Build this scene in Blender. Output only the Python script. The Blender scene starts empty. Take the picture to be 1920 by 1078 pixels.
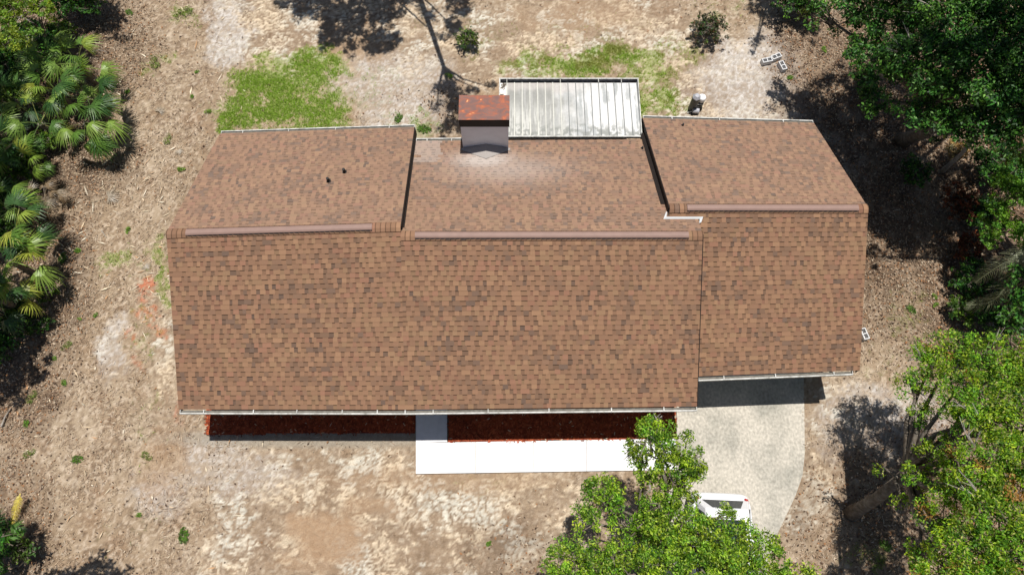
import bpy, math, random
import numpy as np
from mathutils import Vector, Matrix
R = math.radians
rng = np.random.default_rng(7); random.seed(7)
scene = bpy.context.scene
col = scene.collection

# ------------------------------------------------------------------ camera, sky, sun, exposure
FPX, TH, H = 1350.0, R(19.65), 23.7            # focal length in px of a 1920 px frame, tilt from straight down, height
cam_d = bpy.data.cameras.new('camera'); cam = bpy.data.objects.new('camera', cam_d); col.objects.link(cam)
cam.location = (0, 0, H); cam.rotation_euler = (TH, 0, 0)
cam_d.sensor_width = 36; cam_d.lens = 36*FPX/1920; cam_d.clip_end = 2000
scene.camera = cam
SX, SY = -0.035, 0.164                            # shadow drift per metre of height (towards -x, -y)
sdir = Vector((-SX, SY, 1)).normalized()        # towards the sun
elev = math.asin(sdir.z); azim = math.atan2(sdir.x, sdir.y)
world = bpy.data.worlds.new('World'); scene.world = world; world.use_nodes = True
wn = world.node_tree.nodes; bg = wn['Background']; sky = wn.new('ShaderNodeTexSky')
sky.sky_type = 'NISHITA'; sky.sun_disc = False; sky.sun_elevation = elev; sky.sun_rotation = azim
world.node_tree.links.new(sky.outputs[0], bg.inputs[0]); bg.inputs[1].default_value = 0.05
sun_d = bpy.data.lights.new('sun', 'SUN'); sun_d.energy = 4.6; sun_d.angle = R(0.53); sun_d.color = (1, .955, .89)
sun = bpy.data.objects.new('sun', sun_d); col.objects.link(sun)
sun.rotation_euler = (-sdir).to_track_quat('-Z', 'Y').to_euler()
scene.view_settings.view_transform = 'Standard'; scene.view_settings.look = 'None'
scene.view_settings.exposure = 0.12; scene.view_settings.gamma = 1

# ------------------------------------------------------------------ placing: photograph measurements -> metres
ct, st = math.cos(TH), math.sin(TH)
def W(px, py, z=0.0):                           # world point at height z
    u = (px-960)/FPX; v = (539-py)/FPX
    D = (u, ct*v+st, st*v-ct); t = (z-H)/D[2]
    return np.array([D[0]*t, D[1]*t, z])
def Wp(px, py, Y0, z0, tz):                     # on the plane z = z0 + tz*(Y-Y0)
    u = (px-960)/FPX; v = (539-py)/FPX
    D = np.array([u, ct*v+st, st*v-ct]); t = (z0-tz*Y0-H)/(D[2]-tz*D[1])
    return np.array([0, 0, H])+D*t
def PX(X, Y, Z=0.0):
    d = Y*st+(H-Z)*ct
    return 960+FPX*X/d, 539-FPX*(Y*ct-(H-Z)*st)/d
def SHZ(px, py, zl, zh):                         # a point at zh whose shadow falls on W(px, py, zl)
    w = W(px, py, zl); d = zh-zl; return np.array([w[0]-SX*d, w[1]+SY*d, zh])
def SH(px, py, z):                              # a point at height z whose shadow lands on ground seen at px, py
    w = W(px, py, 0); return np.array([w[0]-SX*z, w[1]+SY*z, z])

# ------------------------------------------------------------------ noise in numpy
def vnoise(x, y, seed=0):
    xi = np.floor(x).astype(np.int64); yi = np.floor(y).astype(np.int64)
    xf = x-xi; yf = y-yi; xf = xf*xf*(3-2*xf); yf = yf*yf*(3-2*yf)
    def h(a, b):
        n = (a*374761393+b*668265263+seed*974634777) & 0xffffffff
        n = ((n ^ (n >> 13))*1274126177) & 0xffffffff
        return ((n ^ (n >> 16)) & 0xffff)/65535.0
    return (h(xi, yi)*(1-xf)+h(xi+1, yi)*xf)*(1-yf)+(h(xi, yi+1)*(1-xf)+h(xi+1, yi+1)*xf)*yf
def fbm(x, y, seed=0, o=4):
    s = 0; a = .5; t = 0
    for i in range(o):
        s = s+a*vnoise(x*2**i+17.3*i, y*2**i-9.1*i, seed+i); t += a; a *= .55
    return s/t
def worley(x, y, seed=0):
    xi = np.floor(x).astype(np.int64); yi = np.floor(y).astype(np.int64)
    f1 = np.full(x.shape, 9.); f2 = np.full(x.shape, 9.); cid = np.zeros(x.shape)
    def h(a, b, k):
        n = (a*374761393+b*668265263+(seed*7+k)*974634777) & 0xffffffff
        n = ((n ^ (n >> 13))*1274126177) & 0xffffffff
        return ((n ^ (n >> 16)) & 0xffff)/65535.0
    for i in (-1, 0, 1):
        for j in (-1, 0, 1):
            a = xi+i; b = yi+j; d = np.hypot(a+.1+.8*h(a, b, 1)-x, b+.1+.8*h(a, b, 2)-y); v = h(a, b, 3)
            nb = d < f1; f2 = np.where(nb, f1, np.minimum(f2, d)); cid = np.where(nb, v, cid); f1 = np.where(nb, d, f1)
    return f1, f2, cid
def sstep(a, b, x):
    t = np.clip((x-a)/(b-a), 0, 1); return t*t*(3-2*t)
def mixc(c, d, m):
    return c*(1-m[..., None])+np.asarray(d)*m[..., None]

# ------------------------------------------------------------------ materials
def new_mat(name):
    m = bpy.data.materials.new(name); m.use_nodes = True
    return m, m.node_tree.nodes, m.node_tree.links, m.node_tree.nodes['Principled BSDF']
def mat(name, c=None, rough=.8, spec=.3, metal=0, var=.15, scale=20, bump=.2, bscale=None, stretch=(1, 1, 1), dark=None, dscale=2.0, damt=.5, bdist=.01):
    """colour (or the 'col' attribute when c is None) varied by noise, optional stains of a second colour, bump"""
    m, n, l, b = new_mat(name)
    b.inputs['Roughness'].default_value = rough; b.inputs['Metallic'].default_value = metal
    b.inputs['Specular IOR Level'].default_value = spec
    if c is None:
        a = n.new('ShaderNodeAttribute'); a.attribute_name = 'col'; base = a.outputs['Color']
    else:
        rg = n.new('ShaderNodeRGB'); rg.outputs[0].default_value = (*c, 1); base = rg.outputs[0]
    tc = n.new('ShaderNodeTexCoord'); mp = n.new('ShaderNodeMapping'); mp.inputs['Scale'].default_value = stretch
    l.new(tc.outputs['Object'], mp.inputs[0])
    if dark is not None:
        nz = n.new('ShaderNodeTexNoise'); nz.inputs['Scale'].default_value = dscale; nz.inputs['Detail'].default_value = 7; nz.inputs['Roughness'].default_value = .65
        l.new(mp.outputs[0], nz.inputs['Vector'])
        rp = n.new('ShaderNodeMapRange'); rp.inputs[1].default_value = .42; rp.inputs[2].default_value = .68; rp.inputs[4].default_value = damt
        l.new(nz.outputs[0], rp.inputs[0])
        mx = n.new('ShaderNodeMix'); mx.data_type = 'RGBA'; l.new(rp.outputs[0], mx.inputs[0]); l.new(base, mx.inputs[6]); mx.inputs[7].default_value = (*dark, 1)
        base = mx.outputs[2]
    if var:
        nz = n.new('ShaderNodeTexNoise'); nz.inputs['Scale'].default_value = scale; nz.inputs['Detail'].default_value = 5
        l.new(mp.outputs[0], nz.inputs['Vector'])
        rp = n.new('ShaderNodeMapRange'); rp.inputs[1].default_value = .3; rp.inputs[2].default_value = .7
        rp.inputs[3].default_value = 1-var; rp.inputs[4].default_value = 1+var; l.new(nz.outputs[0], rp.inputs[0])
        vm = n.new('ShaderNodeVectorMath'); vm.operation = 'SCALE'; l.new(base, vm.inputs[0]); l.new(rp.outputs[0], vm.inputs['Scale'])
        base = vm.outputs[0]
    l.new(base, b.inputs['Base Color'])
    if bump:
        nb = n.new('ShaderNodeTexNoise'); nb.inputs['Scale'].default_value = bscale or scale*2; nb.inputs['Detail'].default_value = 4
        l.new(mp.outputs[0], nb.inputs['Vector'])
        bp = n.new('ShaderNodeBump'); bp.inputs['Strength'].default_value = bump; bp.inputs['Distance'].default_value = bdist
        l.new(nb.outputs[0], bp.inputs['Height']); l.new(bp.outputs[0], b.inputs['Normal'])
    return m
def leaf_mat(name, trans=.34, rough=.5, spec=.28):
    m, n, l, b = new_mat(name)
    a = n.new('ShaderNodeAttribute'); a.attribute_name = 'col'
    b.inputs['Roughness'].default_value = rough; b.inputs['Specular IOR Level'].default_value = spec
    l.new(a.outputs['Color'], b.inputs['Base Color'])
    t = n.new('ShaderNodeBsdfTranslucent'); vm = n.new('ShaderNodeVectorMath'); vm.operation = 'MULTIPLY'; vm.inputs[1].default_value = (1.6, 1.5, .3)
    l.new(a.outputs['Color'], vm.inputs[0]); l.new(vm.outputs[0], t.inputs[0])
    mx = n.new('ShaderNodeMixShader'); mx.inputs[0].default_value = trans
    l.new(b.outputs[0], mx.inputs[1]); l.new(t.outputs[0], mx.inputs[2]); l.new(mx.outputs[0], n['Material Output'].inputs[0])
    return m
M = dict(
    ground=mat('ground_soil', None, .95, .15, var=.22, scale=38, bump=.6, bscale=30, bdist=.02),
    shingle=mat('asphalt_shingle', None, .92, .25, var=.12, scale=160, bump=.3, bscale=300, bdist=.003),
    litter=mat('dry_litter', None, .9, .2, var=0, bump=0),
    leaf=leaf_mat('green_leaf'), leaf_dark=leaf_mat('deep_green_leaf', .16, .5, .28), frond=leaf_mat('palm_leaf', .24, .42, .45),
    dry=leaf_mat('dead_leaf', .15, .8, .2), grass=leaf_mat('grass_blade', .3, .6, .3),
    bark=mat('bark', (.13, .105, .08), .9, .2, var=.35, scale=9, bump=.8, bscale=14, bdist=.03, dark=(.24, .22, .19), dscale=3, damt=.7),
    pale_bark=mat('pale_bark', (.33, .30, .26), .9, .2, var=.3, scale=12, bump=.5, bscale=20),
    stucco=mat('stucco', (.52, .47, .40), .9, .2, var=.06, scale=8, bump=.4, bscale=80),
    siding=mat('grey_siding', (.68, .71, .76), .75, .3, var=.05, scale=3, bump=.15, bscale=60),
    dark_trim=mat('dark_trim', (.016, .011, .009), .7, .3, var=.2, scale=9),
    white=mat('white_metal', (.62, .62, .59), .55, .35, var=.1, scale=6, bump=.05, dark=(.22, .21, .18), dscale=4.5, damt=.9),
    trough=mat('gutter_trough', (.16, .15, .13), .8, .3, var=.3, scale=10),
    vent=mat('ridge_vent_plastic', (.27, .175, .145), .6, .35, var=.06, scale=5, bump=.1),
    dark=mat('dark_rubber', (.015, .015, .016), .6, .3, var=.2),
    concrete=mat('aged_concrete', (.50, .465, .40), .9, .25, var=.24, scale=13, bump=.5, bscale=60, stretch=(1, .75, 1), dark=(.30, .29, .25), dscale=1.0, damt=.85),
    walk=mat('new_concrete', (.80, .80, .81), .85, .3, var=.05, scale=5, bump=.2, dark=(.66, .65, .63), dscale=1.3, damt=.6),
    block=mat('concrete_block', (.62, .62, .62), .9, .2, var=.12, scale=20, bump=.4),
    mulch=mat('red_mulch', None, .9, .2, var=.35, scale=45, bump=.9, bscale=40, bdist=.03),
    patio=mat('weathered_panel', None, .55, .35, var=.06, scale=12, bump=.08),
    paint=mat('white_car_paint', (.82, .83, .85), .25, .6, var=.01, bump=0),
    glass=mat('tinted_glass', (.02, .03, .04), .08, .8, var=0, bump=0),
    red=mat('red_lens', (.45, .02, .02), .2, .6, var=0, bump=0),
    silver=mat('silver_trim', (.45, .46, .48), .35, .5, metal=.6, var=.05),
    tank_grey=mat('grey_plastic', (.42, .43, .47), .5, .4, var=.08), tank_dark=mat('dark_plastic', (.05, .055, .055), .45, .4, var=.2),
    green_pipe=mat('verdigris', (.38, .50, .45), .7, .3, var=.2, scale=12),
)
def rust_mat():
    m, n, l, b = new_mat('rusted_sheet')
    tc = n.new('ShaderNodeTexCoord'); mp = n.new('ShaderNodeMapping'); mp.inputs['Scale'].default_value = (1, 1.6, 1); mp.inputs['Location'].default_value = (.3, .2, 0)
    l.new(tc.outputs['Object'], mp.inputs[0])
    nz = n.new('ShaderNodeTexNoise'); nz.inputs['Scale'].default_value = 3.4; nz.inputs['Detail'].default_value = 3; nz.inputs['Distortion'].default_value = .8; l.new(mp.outputs[0], nz.inputs[0])
    cr = n.new('ShaderNodeValToRGB'); l.new(nz.outputs[0], cr.inputs[0])
    e = cr.color_ramp.elements; e[0].position = .33; e[0].color = (.15, .07, .06, 1); e[1].position = .80; e[1].color = (.95, .78, .55, 1)
    for p, c in ((.44, (.18, .08, .06, 1)), (.55, (.28, .075, .035, 1)), (.645, (.45, .11, .03, 1)), (.69, (.78, .42, .18, 1))):
        x = e.new(p); x.color = c
    l.new(cr.outputs[0], b.inputs['Base Color']); b.inputs['Roughness'].default_value = .6
    bp = n.new('ShaderNodeBump'); bp.inputs['Strength'].default_value = .3; bp.inputs['Distance'].default_value = .02; l.new(nz.outputs[0], bp.inputs['Height']); l.new(bp.outputs[0], b.inputs['Normal'])
    return m
M['rust'] = rust_mat()

# ------------------------------------------------------------------ object helpers
def tag(o, label=None, cat=None, group=None, kind=None):
    if label: o['label'] = label
    if cat: o['category'] = cat
    if group: o['group'] = group
    if kind: o['kind'] = kind
    return o
def empty(name, loc, rz=0.0):
    o = bpy.data.objects.new(name, None); col.objects.link(o); o.location = tuple(loc); o.rotation_euler = (0, 0, rz); o.empty_display_size = .2
    return o
def link_mesh(name, me, parent=None, loc=(0, 0, 0)):
    o = bpy.data.objects.new(name, me); col.objects.link(o); o.location = tuple(loc)
    if parent is not None: o.parent = parent
    return o
def build_np(name, V, F, m, parent=None, fcol=None, vcol=None, smooth=False, loc=(0, 0, 0)):
    """V (n,3), F (k,4) or (k,3) arrays; optional per-face / per-vertex colours"""
    V = np.asarray(V, dtype=np.float64)-np.array(loc); F = np.asarray(F)
    me = bpy.data.meshes.new(name); k = F.shape[1]
    me.vertices.add(len(V)); me.vertices.foreach_set('co', V.astype(np.float32).ravel())
    me.loops.add(F.size); me.loops.foreach_set('vertex_index', F.astype(np.int32).ravel())
    me.polygons.add(len(F)); me.polygons.foreach_set('loop_start', np.arange(0, F.size, k, dtype=np.int32))
    me.update(calc_edges=True)
    if smooth: me.polygons.foreach_set('use_smooth', np.ones(len(F), dtype=bool))
    if fcol is not None:
        a = me.attributes.new('col', 'FLOAT_COLOR', 'FACE')
        a.data.foreach_set('color', np.hstack([np.clip(fcol, 0, 1), np.ones((len(F), 1))]).astype(np.float32).ravel())
    if vcol is not None:
        a = me.attributes.new('col', 'FLOAT_COLOR', 'POINT')
        a.data.foreach_set('color', np.hstack([np.clip(vcol, 0, 1), np.ones((len(V), 1))]).astype(np.float32).ravel())
    me.materials.append(m)
    return link_mesh(name, me, parent, loc)
class MB:
    def __init__(s): s.v = []; s.f = []; s.c = []
    def quad(s, a, b, c, d, colr=None):
        i = len(s.v); s.v += [tuple(a), tuple(b), tuple(c), tuple(d)]; s.f.append((i, i+1, i+2, i+3)); s.c.append(colr)
    def poly(s, pts, colr=None):
        i = len(s.v); s.v += [tuple(p) for p in pts]; s.f.append(tuple(range(i, i+len(pts)))); s.c.append(colr)
    def hexa(s, p, colr=None):                  # 8 corners: bottom ring 0-3, top ring 4-7
        i = len(s.v); s.v += [tuple(q) for q in p]
        for f in ((3, 2, 1, 0), (4, 5, 6, 7), (0, 1, 5, 4), (1, 2, 6, 5), (2, 3, 7, 6), (3, 0, 4, 7)):
            s.f.append(tuple(i+k for k in f)); s.c.append(colr)
    def box(s, x0, x1, y0, y1, z0, z1, colr=None):
        s.hexa([(x0, y0, z0), (x1, y0, z0), (x1, y1, z0), (x0, y1, z0), (x0, y0, z1), (x1, y0, z1), (x1, y1, z1), (x0, y1, z1)], colr)
    def bar(s, a, b, w, h, colr=None):          # rectangular bar from a to b
        a = Vector(a); b = Vector(b); d = (b-a).normalized(); up = Vector((0, 0, 1)) if abs(d.z) < .95 else Vector((0, 1, 0))
        sd = d.cross(up).normalized()*w/2; u = sd.cross(d).normalized()*h/2
        s.hexa([a-sd-u, a+sd-u, b+sd-u, b-sd-u, a-sd+u, a+sd+u, b+sd+u, b-sd+u], colr)
    def tube(s, pts, rad, n=8, colr=None, cap=True):
        pts = [Vector(p) for p in pts]; rings = []
        for k, p in enumerate(pts):
            d = (pts[min(k+1, len(pts)-1)]-pts[max(k-1, 0)]).normalized()
            a = d.cross(Vector((.13, .31, 1) if abs(d.z) < .9 else (1, .2, .1))).normalized(); b = d.cross(a)
            r = rad[k] if hasattr(rad, '__len__') else rad
            i = len(s.v); s.v += [tuple(p+a*r*math.cos(2*math.pi*j/n)+b*r*math.sin(2*math.pi*j/n)) for j in range(n)]; rings.append(i)
        for k in range(len(rings)-1):
            for j in range(n):
                s.f.append((rings[k]+j, rings[k]+(j+1) % n, rings[k+1]+(j+1) % n, rings[k+1]+j)); s.c.append(colr)
        if cap:
            s.f.append(tuple(rings[0]+j for j in range(n))[::-1]); s.c.append(colr); s.f.append(tuple(rings[-1]+j for j in range(n))); s.c.append(colr)
    def lathe(s, prof, n=20, c=(0, 0), colr=None):
        rings = []
        for r, z in prof:
            i = len(s.v); s.v += [(c[0]+r*math.cos(2*math.pi*j/n), c[1]+r*math.sin(2*math.pi*j/n), z) for j in range(n)]; rings.append(i)
        for k in range(len(rings)-1):
            for j in range(n):
                s.f.append((rings[k]+j, rings[k]+(j+1) % n, rings[k+1]+(j+1) % n, rings[k+1]+j)); s.c.append(colr)
        s.f.append(tuple(rings[-1]+j for j in range(n))); s.c.append(colr)
    def build(s, name, m, parent=None, smooth=False, bevel=0, loc=(0, 0, 0)):
        me = bpy.data.meshes.new(name); L = Vector(loc)
        me.from_pydata([tuple(Vector(v)-L) for v in s.v], [], s.f); me.update()
        if any(c is not None for c in s.c):
            a = me.attributes.new('col', 'FLOAT_COLOR', 'FACE')
            a.data.foreach_set('color', np.array([(*(c if c is not None else (.5, .5, .5)), 1) for c in s.c], dtype=np.float32).ravel())
        if smooth: me.polygons.foreach_set('use_smooth', [True]*len(me.polygons))
        me.materials.append(m); o = link_mesh(name, me, parent, loc)
        if bevel:
            bv = o.modifiers.new('bevel', 'BEVEL'); bv.width = bevel; bv.segments = 2; bv.limit_method = 'ANGLE'
        return o

# ================================================================== GROUND
def inpoly(px, py, poly):
    r = np.zeros(px.shape, bool); n = len(poly)
    for i in range(n):
        x0, y0 = poly[i]; x1, y1 = poly[(i+1) % n]
        c = ((y0 > py) != (y1 > py)); t = (py-y0)/((y1-y0) if y1 != y0 else 1e-9)
        r ^= c & (px < x0+(x1-x0)*t)
    return r
def blob(px, py, L):                            # soft union of ellipses (cx, cy, rx, ry, weight)
    m = np.zeros(px.shape)
    for e in L:
        cx, cy, rx, ry = e[:4]; w = e[4] if len(e) > 4 else 1
        d = ((px-cx)/rx)**2+((py-cy)/ry)**2
        m = np.maximum(m, w*np.clip(1.35-.7*d, 0, 1))
    return m
GRASS = [(530, 190, 105, 62), (590, 125, 55, 30), (450, 225, 50, 28), (500, 140, 40, 40, .8), (600, 205, 50, 45), (1120, 112, 130, 22, .95), (1040, 125, 100, 25, .8), (1215, 150, 55, 45, .85), (1240, 195, 45, 28, .95),
         (1260, 110, 50, 40, .55), (980, 128, 50, 14, .7), (215, 488, 38, 20, .65), (300, 500, 16, 60, .75), (305, 555, 18, 30, .7), (268, 640, 28, 45, .5), (262, 600, 20, 20, .5), (275, 740, 30, 40, .35),
         (700, 150, 60, 20, .4), (660, 180, 60, 40, .38), (740, 222, 30, 20, .5), (800, 235, 30, 25, .55), (878, 80, 30, 22, .5), (990, 60, 200, 40, .28), (1350, 20, 60, 30, .35), (885, 905, 60, 20, .3),
         (1700, 600, 40, 60, .38), (1670, 690, 40, 50, .38), (1620, 1040, 60, 30, .5), (270, 830, 30, 60, .3), (230, 1000, 60, 50, .2), (215, 488, 50, 30, .4), (340, 25, 40, 20, .5), (290, 120, 26, 12, .5), (385, 212, 16, 14, .5)]
SAND = [(520, 60, 95, 75, .85), (470, 30, 60, 60, .8), (640, 120, 120, 60, .35), (950, 90, 130, 70, .75), (1100, 50, 170, 60, .6), (1290, 120, 110, 70, .75), (1330, 190, 120, 40, .9), (1240, 70, 60, 60, .6), (1400, 190, 90, 50, .7), (800, 110, 100, 60, .65), (720, 40, 120, 50, .6),
        (700, 930, 250, 75, .85), (840, 1010, 160, 80, .85), (520, 1040, 130, 60, .75), (450, 940, 60, 40, .55), (560, 880, 140, 40, .65), (960, 950, 150, 60, .55), (720, 1060, 140, 40, .85),
        (1560, 760, 70, 45, .7), (1560, 870, 60, 60, .5), (1500, 940, 50, 60, .5), (320, 760, 40, 40, .4), (215, 660, 22, 60, .5), (310, 680, 20, 70, .7), (1330, 180, 90, 50, .7)]
GRAVEL = [(425, 60, 30, 70, .8), (760, 215, 70, 35, .75), (740, 150, 110, 45, .55), (1420, 130, 70, 70, .85), (1500, 250, 60, 60, .5), (1690, 790, 75, 65, .85), (215, 650, 20, 50, .6), (400, 850, 60, 40, .5), (300, 930, 50, 40, .5), (430, 890, 90, 40, .45), (1560, 300, 60, 70, .6), (1600, 780, 60, 60, .5), (1380, 160, 70, 60, .6)]
DIRT = [(620, 1010, 62, 42), (580, 985, 40, 30), (690, 955, 40, 25, .7), (560, 1060, 60, 20, .6), (820, 900, 200, 20, .5), (310, 870, 40, 60, .5), (930, 180, 60, 30, .7), (1080, 30, 120, 30, .5), (650, 90, 60, 30, .6)]
REDM = [(265, 548, 18, 26), (272, 598, 22, 10, .8), (245, 635, 12, 10, .9), (292, 625, 16, 10, .8), (258, 690, 12, 16, .5), (330, 757, 8, 30, .45)]
LITTER_SHADE = [(1640, 420, 110, 170, .95), (1700, 560, 110, 90, .6), (1530, 120, 70, 120, .8), (1620, 250, 120, 100), (60, 500, 90, 200, .8), (100, 300, 130, 80, .8), (30, 720, 80, 90, .9), (1560, 960, 90, 90, .4), (1840, 560, 140, 160, .9), (960, 1040, 70, 60, .5), (1780, 950, 200, 160, .8), (1780, 120, 220, 190, 1), (1860, 330, 110, 90, 1), (1850, 460, 110, 120, 1), (30, 200, 120, 160, 1), (90, 90, 160, 120, .8), (30, 980, 70, 100, .7), (850, 220, 50, 50, .3)]  # brown leaf litter, plus dark patches that paint in the shade under trees
def ground_masks(X, Y):
    px, py = PX(X, Y)
    w1 = fbm(X*1.1, Y*1.1, 3, 4)-.5; w2 = fbm(X*1.1+31, Y*1.1+7, 5, 4)-.5
    w3 = fbm(X*5, Y*5, 13, 3)-.5; w4 = fbm(X*5+31, Y*5+7, 15, 3)-.5
    qx = px+w1*70+w3*26; qy = py+w2*60+w4*22
    g = {k: blob(qx, qy, L) for k, L in (('grass', GRASS), ('sand', SAND), ('gravel', GRAVEL), ('dirt', DIRT), ('red', REDM), ('dark', LITTER_SHADE))}
    return px, py, g
xs = np.concatenate([-np.geomspace(400, 26, 14)[:-1], np.arange(-26, 26.01, .058), np.geomspace(26.5, 400, 13)])
ys = np.concatenate([-np.geomspace(400, 2.5, 16)[:-1], np.arange(-2.5, 24.5, .058), np.geomspace(25, 500, 14)])
GX, GY = np.meshgrid(xs, ys); X = GX.ravel(); Y = GY.ravel()
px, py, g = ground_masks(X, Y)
f1 = fbm(X*.35, Y*.35, 21, 4); f2 = fbm(X*2.2, Y*2.2, 22, 4); f3 = fbm(X*9, Y*9, 23, 3); f4 = vnoise(X*15, Y*15, 24)
C = np.zeros((len(X), 3))+np.array([.305, .225, .15])
C = mixc(C, (.37, .29, .205), sstep(.35, .7, f1*.4+f2*.6))
C = mixc(C, (.26, .175, .11), sstep(.55, .8, fbm(X*1.3, Y*1.3, 31, 4))*.8)
C = mixc(C, (.13, .088, .058), sstep(.52, .74, f3)*.62)
C = mixc(C, (.13, .09, .06), sstep(.62, .75, vnoise(X*13, Y*13, 91))*.35)
C = mixc(C, (.60, .50, .39), sstep(.54, .74, fbm(X*12, Y*11, 33, 2))*.5)
# wind- and water-lumped sand: cream crusts over tan dirt, drawn out sideways
wx = X+.5*fbm(X*1.6, Y*1.6, 41, 3); wy = Y+.35*fbm(X*1.6+9, Y*1.6, 42, 3)
lump = fbm(wx*4.2, wy*7.5, 43, 4)
lump2 = fbm(wx*1.1+5, wy*1.6, 47, 3)*1.5-.25
sandm = np.clip(g['sand'], 0, 1)
dirt_c = mixc(np.zeros((len(X), 3))+np.array([.28, .205, .14]), (.21, .145, .095), sstep(.4, .7, f2))
C = mixc(C, (0, 0, 0), np.zeros(len(X)))
C = C*(1-.75*sandm[:, None])+dirt_c*(.75*sandm[:, None])
wx2 = X+.34*(fbm(X*4, Y*4, 141, 4)-.5)+.7*(fbm(X*.9, Y*.9, 143, 2)-.5); wy2 = Y+.26*(fbm(X*4+9, Y*4, 142, 4)-.5)+.5*(fbm(X*.9+4, Y*.9, 144, 2)-.5)
w1_, w2_, wid = worley(wx2*3.6, wy2*6.0, 3); w3_, w4_, wid2 = worley(wx2*6.5+3, wy2*10.5, 5)
crk = sstep(.04, .30, w2_-w1_)*(.55+.45*sstep(.02, .25, w4_-w3_))
patch = sstep(.36, .60, lump2*.55+fbm(X*1.7, Y*2.3, 49, 3)*.55)
pres = sstep(.56, .86, wid*.46+patch*.46+sandm*.26+(wid2-.5)*.22)
crust = np.clip(crk*pres*sstep(.12, .5, sandm), 0, 1)
crust_c = mixc(np.zeros((len(X), 3))+np.array([.60, .49, .355]), (.60, .565, .48), sstep(.4, .7, fbm(X*.8, Y*.8, 51, 3)))*(.82+.3*wid2[:, None])
C = C*(1-crust[:, None])+crust_c*crust[:, None]
edge = (1-sstep(.02, .16, w2_-w1_))*sandm*sstep(.2, .6, pres+.2)
C = mixc(C, (.15, .10, .062), edge*.45*sstep(.35, .6, f2))  # brown cracks between crusts, with their shadow edges painted in
C = mixc(C, (.14, .095, .06), sstep(.60, .76, fbm(X*7, Y*10, 97, 3))*.5*sandm)
C = mixc(C, (.62, .53, .41), sstep(.64, .76, fbm(X*8, Y*12, 99, 3))*.5*sandm)
C = mixc(C, (.44, .40, .36), np.clip(g['gravel'], 0, 1)*(.45+.5*sstep(.4, .6, f3)))
C = mixc(C, (.66, .63, .60), np.clip(g['gravel'], 0, 1)*sstep(.62, .75, f4)*.7)
C = mixc(C, (.33, .22, .135), np.clip(g['dirt'], 0, 1)*.85)
C = mixc(C, (.48, .15, .075), np.clip(g['red'], 0, 1)*sstep(.38, .62, f3)*.75)
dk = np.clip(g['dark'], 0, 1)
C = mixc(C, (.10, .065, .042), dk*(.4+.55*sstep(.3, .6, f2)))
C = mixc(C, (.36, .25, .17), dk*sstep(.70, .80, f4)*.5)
gm = np.clip(g['grass'], 0, 1)*sstep(.46, .70, f2*.35+f3*.4+g['grass']*.30)
C = mixc(C, (.22, .29, .065), gm*.7)
# soil right in front of the left bed is grey
C = mixc(C, (.30, .27, .22), blob(px, py, [(600, 822, 260, 16)])*.7)
Z = (fbm(X*.25, Y*.25, 61, 3)-.5)*.05*(np.abs(X) < 40)+crust*.045+(f3-.5)*.035+(lump-.5)*.12*sandm
Z -= .03
nx, ny = len(xs), len(ys)
idx = np.arange(nx*ny).reshape(ny, nx)
F = np.stack([idx[:-1, :-1], idx[:-1, 1:], idx[1:, 1:], idx[1:, :-1]], -1).reshape(-1, 4)
# keep the soil just below paving
def paved(px, py):
    return inpoly(px, py, [(776, 700), (1500, 700), (1512, 890), (1495, 930), (1452, 1012), (1450, 1200), (1200, 1200), (1255, 892), (776, 892)])
Z = np.where(paved(px, py), np.minimum(Z, -.06), Z)
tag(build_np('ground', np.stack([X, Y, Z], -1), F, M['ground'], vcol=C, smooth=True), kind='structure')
def gz(x, y): return -.02

# ---- paving: old driveway, new white walk in slabs
def slab(name, pts, z, th, m, bevel=.006):
    b = MB(); n = len(pts)
    top = [(p[0], p[1], z) for p in pts]; bot = [(p[0], p[1], z-th) for p in pts]
    b.poly(top); b.poly(bot[::-1])
    for i in range(n): b.quad(bot[i], bot[(i+1) % n], top[(i+1) % n], top[i])
    return b, name, m, bevel
def wpts(L, z=0): return [W(x, y, z)[:2] for x, y in L]
drive = [(1269, 640), (1506, 640), (1508, 760), (1509, 850), (1505, 890), (1492, 928), (1470, 975), (1452, 1012), (1440, 1060), (1436, 1150), (1200, 1150), (1215, 1000), (1269, 895)]
b, nme, m_, bv = slab('driveway', wpts(drive[::-1]), .0, .12, M['concrete'])
tag(b.build('driveway', M['concrete']), kind='structure')
b = MB()
def add_slab(b, pts, z, th):
    n = len(pts); top = [(p[0], p[1], z) for p in pts]; bot = [(p[0], p[1], z-th) for p in pts]
    b.poly(top); 
    for i in range(n): b.quad(bot[i], bot[(i+1) % n], top[(i+1) % n], top[i])
def rect_px(x0, x1, y0a, y0b, y1a, y1b):        # top edge y0, bottom edge y1 at x0 / x1 ; counter-clockwise in world
    return wpts([(x0, y1a), (x1, y1b), (x1, y0b), (x0, y0a)])
g_ = .38
add_slab(b, rect_px(780, 838.2, 700, 700, 888-58, 887.5-59.5), .03, .12)
edges = [780, 891, 1001, 1100, 1196, 1268]
for k in range(5):
    a, c = edges[k]+(g_ if k else 0), edges[k+1]-g_
    yt = lambda x: 829.2-(x-838)*.0165; yb = lambda x: 888-(x-780)*.0155
    add_slab(b, rect_px(a, c, yt(a), yt(c), yb(a), yb(c)), .03, .12)
tag(b.build('walkway', M['walk']), kind='structure')

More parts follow.
